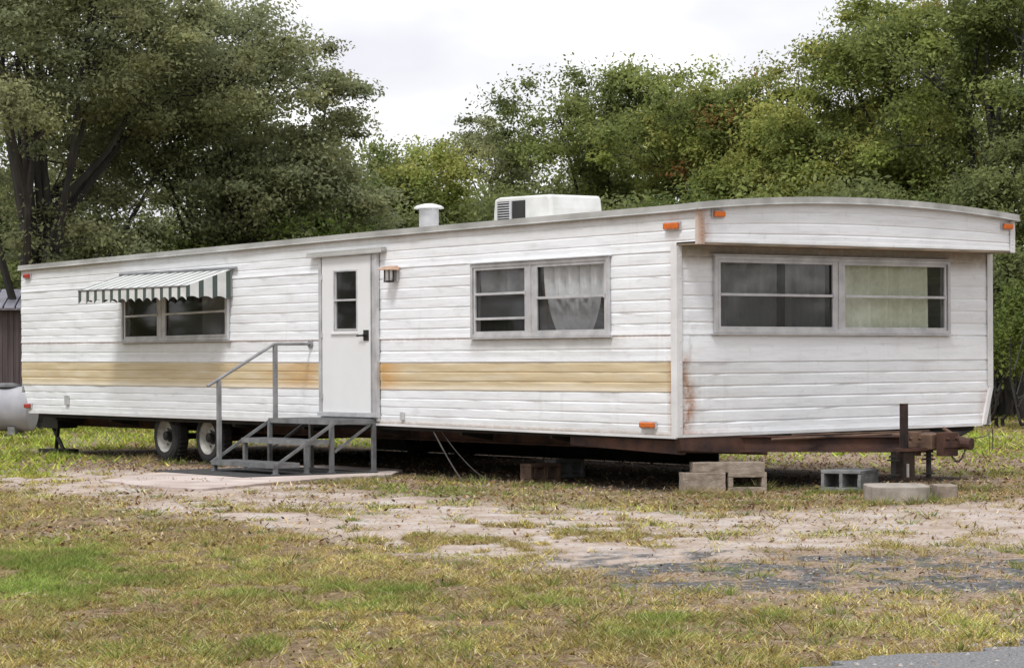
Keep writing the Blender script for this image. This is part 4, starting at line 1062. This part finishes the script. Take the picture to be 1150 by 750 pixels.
def grass():
    out_v = []; out_c = []
    def field(n, y0, y1, hmul, wmul, margin=1.35):
        # even density over the visible wedge
        u = rng.random(n); y = np.sqrt(y0 ** 2 + u * (y1 ** 2 - y0 ** 2))
        x = (rng.random(n) * 2 - 1) * y * .1917 * margin
        z = zones(x, y)
        lx, ly = w2loc(x, y)
        dens = (1 - .97 * z['sand']) * (1 - .985 * z['asp']) * (1 - .88 * z['dirt']) * (1 - .72 * z['lit']) * (1 - .97 * z['under'])
        dens *= np.clip(.36 + 2.4 * z['n2'] + 2.8 * z['n3'] + .35 * z['green'], .03, 1)
        a, d, nr = ROAD; side = (x - a[0]) * nr[0] + (y - a[1]) * nr[1]
        dens *= (side < .05)
        ins = np.zeros(n, bool)
        poly = [ground(*p)[:2] for p in padpts]
        for i in range(len(poly)):
            (xa, ya), (xb, yb) = poly[i], poly[(i + 1) % len(poly)]
            cnd = ((ya > y) != (yb > y)) & (x < (xb - xa) * (y - ya) / (yb - ya + 1e-9) + xa); ins ^= cnd
        keep = (rng.random(n) < dens) & ~ins
        x, y = x[keep], y[keep]; z = {k: v[keep] for k, v in z.items()}; n = len(x)
        g = np.clip(z['green'] * 1.25 + rng.normal(0, .22, n), 0, 1)
        h = (.020 + .035 * rng.random(n) ** 2 + .022 * g) * hmul * (.6 + .9 * np.clip(z['n2'] + .5, 0, 1))
        tall = rng.random(n) < .006; h[tall] *= 2.2
        w = (.0035 + .003 * rng.random(n)) * wmul
        az = rng.random(n) * 6.283; lean = (.5 + 1.9 * rng.random(n)) * h; la = rng.random(n) * 6.283
        zz = height(x, y) - .004
        dx, dy = np.cos(az) * w, np.sin(az) * w
        tx, ty = x + np.cos(la) * lean, y + np.sin(la) * lean
        v = np.empty((n, 3, 3)); v[:, 0] = np.stack([x - dx, y - dy, zz], 1); v[:, 1] = np.stack([x + dx, y + dy, zz], 1); v[:, 2] = np.stack([tx, ty, zz + h], 1)
        dry = np.array([.62, .46, .16]); straw = np.array([.80, .68, .40]); olive = np.array([.36, .35, .07]); brn = np.array([.27, .15, .075])
        gr1 = np.array([.17, .26, .05]); gr2 = np.array([.34, .42, .10])
        t = rng.random(n)[:, None]; q = rng.random(n)
        t2 = t ** 1.7; dc = dry * (1 - t2) + olive * t2
        dc = np.where((q < .22)[:, None], straw, dc); dc = np.where((q > .80)[:, None], brn, dc)
        gc = gr1 * (1 - t) + gr2 * t
        c = dc * (1 - g[:, None]) + gc * g[:, None]
        bk = (z['py'] < 545) & (z['green'] > .25)
        c[bk] = c[bk] * np.array([1.3, 1.25, .85])
        c *= (.5 + .9 * rng.random(n))[:, None] * (.72 + 1.1 * np.clip(z['n1'] + z['n3'] + .25, 0, .6))[:, None]
        out_v.append(v.reshape(-1, 3)); out_c.append(c)
    def tufts(n, pts=None, hs=1.0, gg=None):
        if pts is None:
            y = np.sqrt(rng.uniform(11 ** 2, 27 ** 2, n)); x = (rng.random(n) * 2 - 1) * y * .1917 * 1.3
        else: x, y = np.array(pts).T
        z = zones(x, y); k = rng.random(len(x)) > np.maximum(z['sand'] * .93, np.maximum(z['asp'] * .95, z['under']))
        x, y = x[k], y[k]; g0 = z['green'][k]; n = len(x); m = 26
        R = .015 + .05 * rng.random(n); cx = np.repeat(x, m) + rng.normal(0, 1, n * m) * np.repeat(R, m); cy = np.repeat(y, m) + rng.normal(0, 1, n * m) * np.repeat(R, m)
        dx, dy = cx - np.repeat(x, m), cy - np.repeat(y, m); h = np.repeat((.03 + .06 * rng.random(n) ** 2) * hs, m) * (.5 + .7 * rng.random(n * m))
        az = rng.random(n * m) * 6.283; w = .0035 + .003 * rng.random(n * m); zz = height(cx, cy) - .004
        v = np.empty((n * m, 3, 3)); v[:, 0] = np.stack([cx - np.cos(az) * w, cy - np.sin(az) * w, zz], 1); v[:, 1] = np.stack([cx + np.cos(az) * w, cy + np.sin(az) * w, zz], 1)
        v[:, 2] = np.stack([cx + dx * 1.6 + rng.normal(0, .3, n * m) * h, cy + dy * 1.6 + rng.normal(0, .3, n * m) * h, zz + h], 1)
        kind = np.repeat(rng.random(n) < (.45 + .5 * g0 if gg is None else gg), m)[:, None]; t = rng.random((n * m, 1))
        c = np.where(kind, np.array([.15, .22, .05]) * (1 - t) + np.array([.30, .34, .09]) * t, np.array([.58, .48, .24]) * (1 - t) + np.array([.36, .27, .13]) * t) * np.repeat(.6 + .6 * rng.random(n), m)[:, None]
        out_v.append(v.reshape(-1, 3)); out_c.append(c)
    tufts(2600, None, .8)
    def along(a, b, n, wob): t = rng.random(n)[:, None]; return np.array(a)[None] * (1 - t) + np.array(b)[None] * t + rng.normal(0, wob, (n, 2))
    L2 = lambda x, y: loc2w(x, y)
    tufts(0, along(L2(-.1, 1.5), L2(-.3, 5.0), 50, .12), 1.3, .6); tufts(0, along(L2(-.1, -.18), L2(1.2, -.18), 46, .06), 1.3, .6)
    tufts(0, along(L2(1.3, -.9), L2(3.4, -2.2), 60, .15), 1.2, .5); tufts(0, along(L2(-.1, 8.6), L2(-.3, 14), 80, .25), 1.5, .6)
    for (qx, qy) in ((953, 553), (1015, 567), (1066, 563), (610, 545), (800, 557), (245, 553), (400, 542)):
        p = ground(qx, qy)[:2]; tufts(0, along(p + [-.35, 0], p + [.35, 0], 12, .05), 1.2, .55)
    field(1050000, 10.8, 20, .68, .85)
    field(420000, 20, 31, .8, 1.4)
    field(220000, 31, 66, 1.3, 3.2)
    v = np.concatenate(out_v); c = np.concatenate(out_c); print('blades', len(c))
    o = npmesh('grass', v, None, M['blade'], c, k=3); tag(o, 'short dry and green grass across the yard', 'grass', kind='stuff')
grass()
def litter():
    n = 80000; y = rng.uniform(19, 38, n) ; y = np.where(rng.random(n) < .35, rng.uniform(11, 20, n), y)
    x = (rng.random(n) * 2 - 1) * y * .1917 * 1.3; z = zones(x, y)
    p = np.clip(.9 * z['lit'] + .35 + .25 * z['dirt'], 0, 1) * (1 - .85 * z['sand']) * (1 - .6 * z['asp']) * (1 - .5 * z['under'])
    k = rng.random(n) < p; x, y = x[k], y[k]; n = len(x)
    s = (.006 + .010 * rng.random(n)) * np.where(y > 19, 1.8, 1.0); a = rng.random(n) * 6.283; zz = np.maximum(height(x, y), -.01) + .012
    tilt = rng.normal(0, .4, (n, 2)); v = np.empty((n, 4, 3))
    for i, (u, w) in enumerate(((-1, 0), (0, -.5), (1, 0), (0, .5))):
        ox = (u * np.cos(a) - w * np.sin(a)) * s; oy = (u * np.sin(a) + w * np.cos(a)) * s
        v[:, i] = np.stack([x + ox, y + oy, zz + ox * tilt[:, 0] + oy * tilt[:, 1]], 1)
    pal = np.array([[.22, .13, .07], [.36, .24, .14], [.50, .40, .29], [.14, .08, .05], [.30, .17, .09]])
    c = pal[rng.integers(0, 5, n)] * (.7 + .5 * rng.random(n))[:, None]
    o = npmesh('fallen_leaves', v.reshape(-1, 3), None, M['deadleaf'], c, k=4); tag(o, 'brown fallen leaves scattered near the trailer', 'leaf litter', kind='stuff')
litter()
def gravel():
    n = 30000; y = np.sqrt(rng.uniform(11.5 ** 2, 28 ** 2, n)); x = (rng.random(n) * 2 - 1) * y * .1917 * 1.25
    z = zones(x, y); p = np.clip(.35 * z['sand'] + .8 * z['dirt'] + .25 * z['asp'] + .02, 0, 1); k = rng.random(n) < p
    x, y = x[k], y[k]
    a_, d_, nr_ = ROAD; t_ = rng.uniform(-4, 12, 2600); o_ = np.abs(rng.normal(0, .35, 2600)) * np.where(rng.random(2600) < .7, 1, -1)
    xr, yr = a_[0] + d_[0] * t_ + nr_[0] * o_, a_[1] + d_[1] * t_ + nr_[1] * o_
    x, y = np.concatenate([x, xr]), np.concatenate([y, yr]); rd = ((x - a_[0]) * nr_[0] + (y - a_[1]) * nr_[1]) > .0
    n = len(x); s = .003 + .011 * rng.random(n) ** 3
    base = np.array([[1, 0, 0], [0, 1, 0], [-1, 0, 0], [0, -1, 0], [0, 0, .7]], float)
    fc = [(0, 1, 4), (1, 2, 4), (2, 3, 4), (3, 0, 4)]
    a = rng.random(n) * 6.283; sc = (.7 + .6 * rng.random((n, 5))); h = np.where(rd, .029, height(x, y))
    V = np.empty((n, 5, 3))
    for i in range(5):
        bx, by, bz = base[i]; V[:, i, 0] = x + (bx * np.cos(a) - by * np.sin(a)) * s * sc[:, i]; V[:, i, 1] = y + (bx * np.sin(a) + by * np.cos(a)) * s * sc[:, i] * .8; V[:, i, 2] = h + bz * s * sc[:, i] - .001 + .002
    T = V[:, np.array(fc)].reshape(-1, 3)
    pal = np.array([[.55, .50, .45], [.40, .34, .28], [.22, .21, .21], [.50, .48, .46], [.30, .22, .17]])
    c = pal[rng.integers(0, 5, n)]; c = np.repeat(c, 4, axis=0)
    o = npmesh('gravel', T, None, M['deadleaf'], c, k=3); tag(o, 'loose small stones on the sandy track', 'gravel', kind='stuff')
gravel()

# ================================================================== TREES
def leaves_at(centers, radii, per, size, flat, cols, r, thin=1.0):
    """leaf quads around clump centres"""
    cen = np.repeat(centers, per, axis=0); rad = np.repeat(radii, per); n = len(cen)
    d = r.normal(0, 1, (n, 3)); d /= np.linalg.norm(d, axis=1)[:, None]
    q = d * (np.minimum(np.abs(r.normal(0, .60, n)), .80 + .16 * r.random(n)) * rad)[:, None]; q[:, 2] *= flat
    p = cen + q
    # leaf frame: mostly facing up and outwards
    nrm = np.stack([d[:, 0] * .6, d[:, 1] * .6, np.full(n, .75)], 1) + r.normal(0, .55, (n, 3)); nrm /= np.linalg.norm(nrm, axis=1)[:, None]
    t = np.cross(nrm, r.normal(0, 1, (n, 3))); t /= np.linalg.norm(t, axis=1)[:, None]; b = np.cross(nrm, t)
    s = size * (.6 + .8 * r.random(n))[:, None]
    v = np.empty((n, 4, 3)); v[:, 0] = p - t * s; v[:, 1] = p - b * s * .5 * thin + t * s * .1; v[:, 2] = p + t * s; v[:, 3] = p + b * s * .5 * thin + t * s * .1
    cc = np.repeat(r.integers(0, len(cols), len(centers)), per)
    pal = np.array(cols)[cc]; pal = np.where((r.random(n) < .15)[:, None], np.array(cols)[r.integers(0, len(cols), n)], pal)
    clump = np.repeat(.7 + .6 * r.random(len(centers)), per)
    c = pal * np.array([2.85, 2.62, 2.5]) * (clump * (.86 + .28 * r.random(n)))[:, None]
    return v.reshape(-1, 3), c
def make_tree(name, H, R, base, cols, seed, nclump=170, per=330, leaf=.055, trunks=1, lobes=9, label='', cat='tree', group=None, flat=.5, clump_r=.55, trunk_r=.2, accent=None):
    r = np.random.default_rng(seed); root = empty(name, label=label, cat=cat, group=group)
    tb = MB(); centers = []; rads = []
    lob = []
    for k in range(lobes):
        a = 2 * math.pi * (k / lobes) * 2.4 + r.normal(0, .3); q = R * (.15 + .55 * r.random() ** .6)
        z = base + (H - base) * (.22 + .62 * r.random()); lim = 1 - .5 * max(0, (z - base) / (H - base) - .5) / .5
        lob.append((math.cos(a) * q * lim, math.sin(a) * q * lim, z, R * (.30 + .20 * r.random())))
    lob.append((r.normal(0, .2), r.normal(0, .2), H - R * .32, R * .34))
    fork = base * .75
    tops = []
    for t in range(trunks):
        dx, dy = (r.normal(0, .35), r.normal(0, .35)) if trunks > 1 else (0, 0)
        p0 = Vector((dx * .6, dy * .6, -.1)); p1 = Vector((dx + r.normal(0, .1), dy + r.normal(0, .1), fork * .5)); p2 = Vector((dx * 1.6 + r.normal(0, .15), dy * 1.6 + r.normal(0, .15), fork))
        p3 = Vector((dx * 2.2, dy * 2.2, H * .62)); tr = trunk_r / (trunks ** .4)
        tb.tube([p0, p0 + Vector((0, 0, .25)), p1, p2, p2.lerp(p3, .5) + Vector((r.normal(0, .2), r.normal(0, .2), 0)), p3], [tr * 1.45, tr * 1.1, tr, tr * .85, tr * .55, tr * .25], 9); tops.append((p2, p3, tr))
    for (lx, ly, lz, lr) in lob:
        p2, p3, tr = tops[r.integers(0, len(tops))]
        s = p2.lerp(p3, min(.9, max(0, (lz - fork) / (H - fork) * .8 * r.random()))); e = Vector((lx, ly, lz)); m1 = s.lerp(e, .45) + Vector((r.normal(0, .25), r.normal(0, .25), r.normal(.1, .2) * (H - base) * .15))
        tb.tube([s, m1, e], [tr * .5, tr * .3, tr * .12], 6, caps=False)
        nc = max(4, int(nclump * lr ** 2 / sum(l[3] ** 2 for l in lob)))
        for _ in range(nc):
            d = r.normal(0, 1, 3); d /= np.linalg.norm(d); qq = lr * (.35 + .75 * r.random() ** .5)
            c = np.array([lx, ly, lz]) + d * qq * np.array([1, 1, .72])
            if c[2] < base * .55: c[2] = base * .55 + r.random() * .5
            centers.append(c); rads.append(clump_r * (.55 + .75 * r.random()))
            if r.random() < .5:
                mm = e.lerp(Vector(c), .5) + Vector(r.normal(0, .12, 3)); tb.tube([m1.lerp(e, .6 + .4 * r.random()), mm, Vector(c)], [tr * .12, tr * .07, .008], 4, caps=False)
    tb.build('trunk', M['bark'], root)
    v, c = leaves_at(np.array(centers), np.array(rads) * 1.45, int(per * .95), leaf * .9, min(1, flat * 1.12), cols, r); per = int(per * .95)
    if accent is not None:
        n = len(c); ac, nacc = accent; cen = np.array(centers)
        for i in r.choice(len(cen), nacc, replace=False):
            sel = slice(i * per, (i + 1) * per); msk = r.random(per) < .6
            c[sel] = np.where(msk[:, None], np.array(ac) * (.7 + .6 * r.random(per))[:, None], c[sel])
    npmesh('crown', v, None, M['leaf'], c, parent=root, k=4)
    return root
OAK = [(.088, .104, .054), (.112, .128, .068), (.136, .154, .082), (.102, .124, .074)]
DARK = [(.050, .066, .028), (.068, .086, .034), (.085, .105, .042)]
YEL = [(.10, .125, .035), (.13, .15, .045), (.08, .105, .032), (.15, .165, .05)]
MIDG = [(.07, .092, .032), (.09, .115, .04), (.055, .075, .03), (.105, .13, .045)]
BUSH = [(.07, .10, .028), (.10, .135, .035), (.05, .072, .022)]
def tree_at(root, px, d, rz=0.0, s=1.0, sz=None):
    root.location = (at(px, d), d, 0); root.rotation_euler = (0, 0, rz); root.scale = (s, s, sz or s); return root
def copy_tree(o, label):
    c = o.copy(); col.objects.link(c)
    for ch in o.children:
        k = ch.copy(); col.objects.link(k); k.parent = c
    c['label'] = label; return c
def htop(py, d): return CAMH + (HY - py) * d / F
# left oaks
tree_at(make_tree('oak_tree', htop(-150, 50), 5.1, 1.7, OAK, 21, 430, 440, .05, 2, 17, 'huge dark grey-green oak filling the upper left corner with forked black trunk', flat=.42, clump_r=.62, trunk_r=.24), 55, 50)
tree_at(make_tree('oak_tree', htop(-5, 53), 3.2, 1.7, OAK, 22, 240, 420, .05, 1, 11, 'grey-green oak right of the huge one, its edge against the white sky', flat=.42, clump_r=.55, trunk_r=.14), 248, 53, .6)
tree_at(make_tree('oak_tree', htop(66, 54), 2.1, 2.0, OAK, 23, 140, 380, .05, 1, 8, 'narrow oak crown whose twigs end the left tree mass above the awning side', flat=.4, clump_r=.45, trunk_r=.13), 352, 54, 1.6)
# middle
a = make_tree('leafy_tree', htop(148, 62), 2.3, 1.8, MIDG, 31, 110, 360, .055, 2, 7, 'low bushy tree behind the door, lowest dip in the treeline', flat=.55, clump_r=.5, trunk_r=.1)
tree_at(a, 440, 62)
tree_at(make_tree('leafy_tree', htop(166, 60), 2.2, 1.2, YEL, 32, 110, 360, .055, 2, 7, 'yellow-green low tree behind the roof vent', flat=.6, clump_r=.5, trunk_r=.09), 492, 60)
tree_at(make_tree('tall_tree', htop(64, 66), 3.5, 2.5, MIDG, 33, 230, 380, .058, 2, 11, 'tall rounded dark green tree behind the rooftop air conditioner', flat=.5, clump_r=.58, trunk_r=.2), 686, 66)
tree_at(make_tree('tall_tree', htop(118, 68), 2.0, 2.2, OAK, 34, 80, 330, .055, 1, 6, 'thin feathery tree left of the tall rounded one', flat=.4, clump_r=.5, trunk_r=.1), 556, 68)
g1 = make_tree('leafy_tree', htop(84, 62), 3.0, 2.2, YEL + MIDG[:2], 35, 170, 380, .055, 2, 9, 'olive green tree with orange-tinged sprays behind the near roof corner', flat=.5, clump_r=.55, trunk_r=.15, accent=((.34, .17, .07), 9))
tree_at(g1, 800, 62)
tree_at(make_tree('leafy_tree', htop(30, 60), 3.0, 2.2, YEL, 36, 200, 400, .055, 2, 10, 'yellow-green spreading tree behind the middle of the front roof', flat=.5, clump_r=.55, trunk_r=.16, accent=((.34, .17, .07), 5)), 905, 60, .4)
tree_at(make_tree('leafy_tree', htop(-30, 58), 3.3, 2.4, YEL + MIDG[:1], 37, 240, 400, .055, 1, 11, 'tall yellow-green tree cut off by the top edge right of centre', flat=.5, clump_r=.6, trunk_r=.2, accent=((.34, .17, .07), 4)), 1020, 58, 2.2)
tree_at(make_tree('tall_tree', htop(-90, 55), 3.2, 3.6, MIDG + YEL[:1], 38, 210, 400, .055, 3, 10, 'tall tree in the upper right corner with bare forked trunks showing', flat=.5, clump_r=.55, trunk_r=.26), 1128, 55, .3)
tree_at(make_tree('leafy_tree', htop(150, 52), 1.9, .8, DARK, 39, 110, 380, .05, 2, 7, 'dark low tree at the right edge behind the front corner', flat=.55, clump_r=.5, trunk_r=.1), 1155, 52, .3)
# understorey shrubs, each its own plant
sh = [make_tree('shrub', 3.1, 1.5, .3, BUSH, 51, 60, 330, .05, 3, 6, 'x', 'shrub', 'shrubs along the wood edge', .6, .45, .05),
      make_tree('shrub', 3.4, 1.5, .3, DARK, 52, 60, 330, .05, 3, 6, 'x', 'shrub', 'shrubs along the wood edge', .6, .45, .05),
      make_tree('shrub', 3.0, 1.6, .3, MIDG, 53, 60, 330, .05, 3, 6, 'x', 'shrub', 'shrubs along the wood edge', .6, .45, .05)]
spots = [(44, 63, 0, 1.3, 'green shrub just right of the shed'), (100, 54, 1, 1.35, 'dark shrub under the forked trunk of the huge oak'),
         (165, 56, 2, 1.35, 'mid green shrub above the striped awning'), (225, 52, 0, 1.3, 'bright green shrub above the right end of the awning'),
         (290, 55, 1, 1.3, 'dark shrub left of the door behind the roof'), (345, 52, 0, 1.35, 'yellowish green shrub directly behind the door'),
         (405, 56, 2, 1.35, 'mid green shrub between the door and the roof vent'), (455, 57, 1, 1.3, 'dark shrub behind the white roof vent'),
         (520, 56, 2, 1.35, 'mid green shrub between vent and air conditioner'), (585, 58, 1, 1.45, 'dark shrub behind the left of the air conditioner'),
         (650, 57, 2, 1.5, 'green shrub behind the right of the air conditioner'), (715, 58, 1, 1.5, 'dark shrub between air conditioner and front roof corner'),
         (775, 56, 0, 1.5, 'bright shrub at the left corner of the front overhang'), (840, 55, 2, 1.5, 'mid green shrub behind the left part of the front overhang'),
         (900, 57, 0, 1.5, 'bright shrub behind the middle of the front overhang'), (965, 54, 1, 1.5, 'dark shrub right of the middle of the front overhang'),
         (1030, 55, 0, 1.45, 'bright shrub above the right end of the front overhang'), (1090, 53, 2, 1.4, 'mid green shrub behind the right corner of the home'),
         (1128, 48, 1, .95, 'dark shrub reaching the grass at the right edge'), (1172, 46, 0, .85, 'bright leafy shrub cut by the right edge of the view'),
         (-15, 63, 1, 1.5, 'dark shrub at the left edge behind the shed')]
used = set()
for i, (px, d, k, s, lb) in enumerate(spots):
    if k in used: o = copy_tree(sh[k], lb)
    else: o = sh[k]; used.add(k); o['label'] = lb
    tree_at(o, px, d, i * 1.7, s, s * random.uniform(.9, 1.08))
# far wood: one mass
def wood():
    r = np.random.default_rng(77); n = 900; px = r.uniform(-260, 1420, n); d = r.uniform(72, 84, n)
    top = np.interp(px, [-260, 0, 300, 430, 520, 700, 900, 1420], [9, 9, 8.5, 5.8, 5.4, 7.0, 8.5, 8.5])
    z = .2 + r.random(n) ** .8 * top; cen = np.stack([at(px, d), d, z], 1)
    v, c = leaves_at(cen, 1.0 + .7 * r.random(n), 300, .085, .7, DARK + MIDG[:1], r)
    o = npmesh('far_woods', v, None, M['leaf'], c, k=4); tag(o, 'dense dark woods far behind the treeline', 'woods', kind='stuff')
wood()
def ring():
    r = np.random.default_rng(78); n = 1500; a = r.uniform(math.radians(118), math.radians(422), n); R = r.uniform(40, 52, n)
    cen = np.stack([R * np.cos(a), 22 + R * 1.05 * np.sin(a), r.random(n) * (8 + 2 * np.sin(a * 7))], 1)
    px_ = cen[:, 0] / np.maximum(cen[:, 1], 1); cen = cen[(cen[:, 1] < 30) | (np.abs(px_) > .40)]
    v, c = leaves_at(cen, 1.3 + .9 * r.random(len(cen)), 90, .30, .8, DARK + MIDG[:1], r)
    o = npmesh('surrounding_woods', v, None, M['leaf'], c, k=4); tag(o, 'woods standing round the clearing outside the picture', 'woods', kind='stuff')
ring()

# ================================================================== WORLD, SUN, CAMERA
SUN_EL, SUN_AZ = math.radians(58), math.radians(205)   # azimuth from +Y clockwise: behind and left of the camera
w = bpy.data.worlds.new('World'); scene.world = w; w.use_nodes = True; nt = w.node_tree; nt.nodes.clear()
out = N(nt, 'ShaderNodeOutputWorld'); sky = N(nt, 'ShaderNodeTexSky'); sky.sky_type = 'NISHITA'; sky.sun_disc = False
sky.sun_elevation = SUN_EL; sky.sun_rotation = SUN_AZ; sky.air_density = 1.0; sky.dust_density = 3.0
b1 = N(nt, 'ShaderNodeBackground'); b1.inputs[1].default_value = .10; nt.links.new(sky.outputs[0], b1.inputs[0])
tc = N(nt, 'ShaderNodeTexCoord'); mp = N(nt, 'ShaderNodeMapping'); mp.inputs['Scale'].default_value = (1, 1, 2.2)
nt.links.new(tc.outputs['Generated'], mp.inputs[0])
nz = N(nt, 'ShaderNodeTexNoise'); nz.inputs['Scale'].default_value = 4.5; nz.inputs['Detail'].default_value = 5; nt.links.new(mp.outputs[0], nz.inputs['Vector'])
rc = ramp(nt, nz.outputs['Fac'], [(.40, (.60, .585, .645)), (.50, (.70, .70, .72)), (.56, (.92, .92, .92))])
b2 = N(nt, 'ShaderNodeBackground'); b2.inputs[1].default_value = 1.0; nt.links.new(rc.outputs[0], b2.inputs[0])
mx = N(nt, 'ShaderNodeMixShader'); mx.inputs[0].default_value = .88
nt.links.new(b1.outputs[0], mx.inputs[1]); nt.links.new(b2.outputs[0], mx.inputs[2]); nt.links.new(mx.outputs[0], out.inputs[0])
sd = bpy.data.lights.new('sun', 'SUN'); sd.energy = 1.5; sd.angle = math.radians(14); sd.color = (1, .99, .975)
so = bpy.data.objects.new('sun', sd); col.objects.link(so)
dirv = Vector((math.sin(SUN_AZ) * math.cos(SUN_EL), math.cos(SUN_AZ) * math.cos(SUN_EL), math.sin(SUN_EL)))
so.rotation_euler = dirv.to_track_quat('Z', 'Y').to_euler()
cd = bpy.data.cameras.new('camera'); cam = bpy.data.objects.new('camera', cd); col.objects.link(cam)
cd.sensor_width = 36; cd.sensor_fit = 'HORIZONTAL'; cd.lens = F / 1150 * 36; cd.shift_y = (HY - 375) / 1150; cd.clip_end = 3000; cd.clip_start = .1
cam.matrix_world = Matrix(((cr, sr, 0, 0), (0, 0, -1, 0), (-sr, cr, 0, CAMH), (0, 0, 0, 1)))
scene.camera = cam
vs_ = scene.view_settings; vs_.view_transform = 'Standard'; vs_.look = 'None'; vs_.exposure = 0.58; vs_.gamma = 1; vs_.use_curve_mapping = False
scene.cycles.max_bounces = 8; scene.cycles.transparent_max_bounces = 16
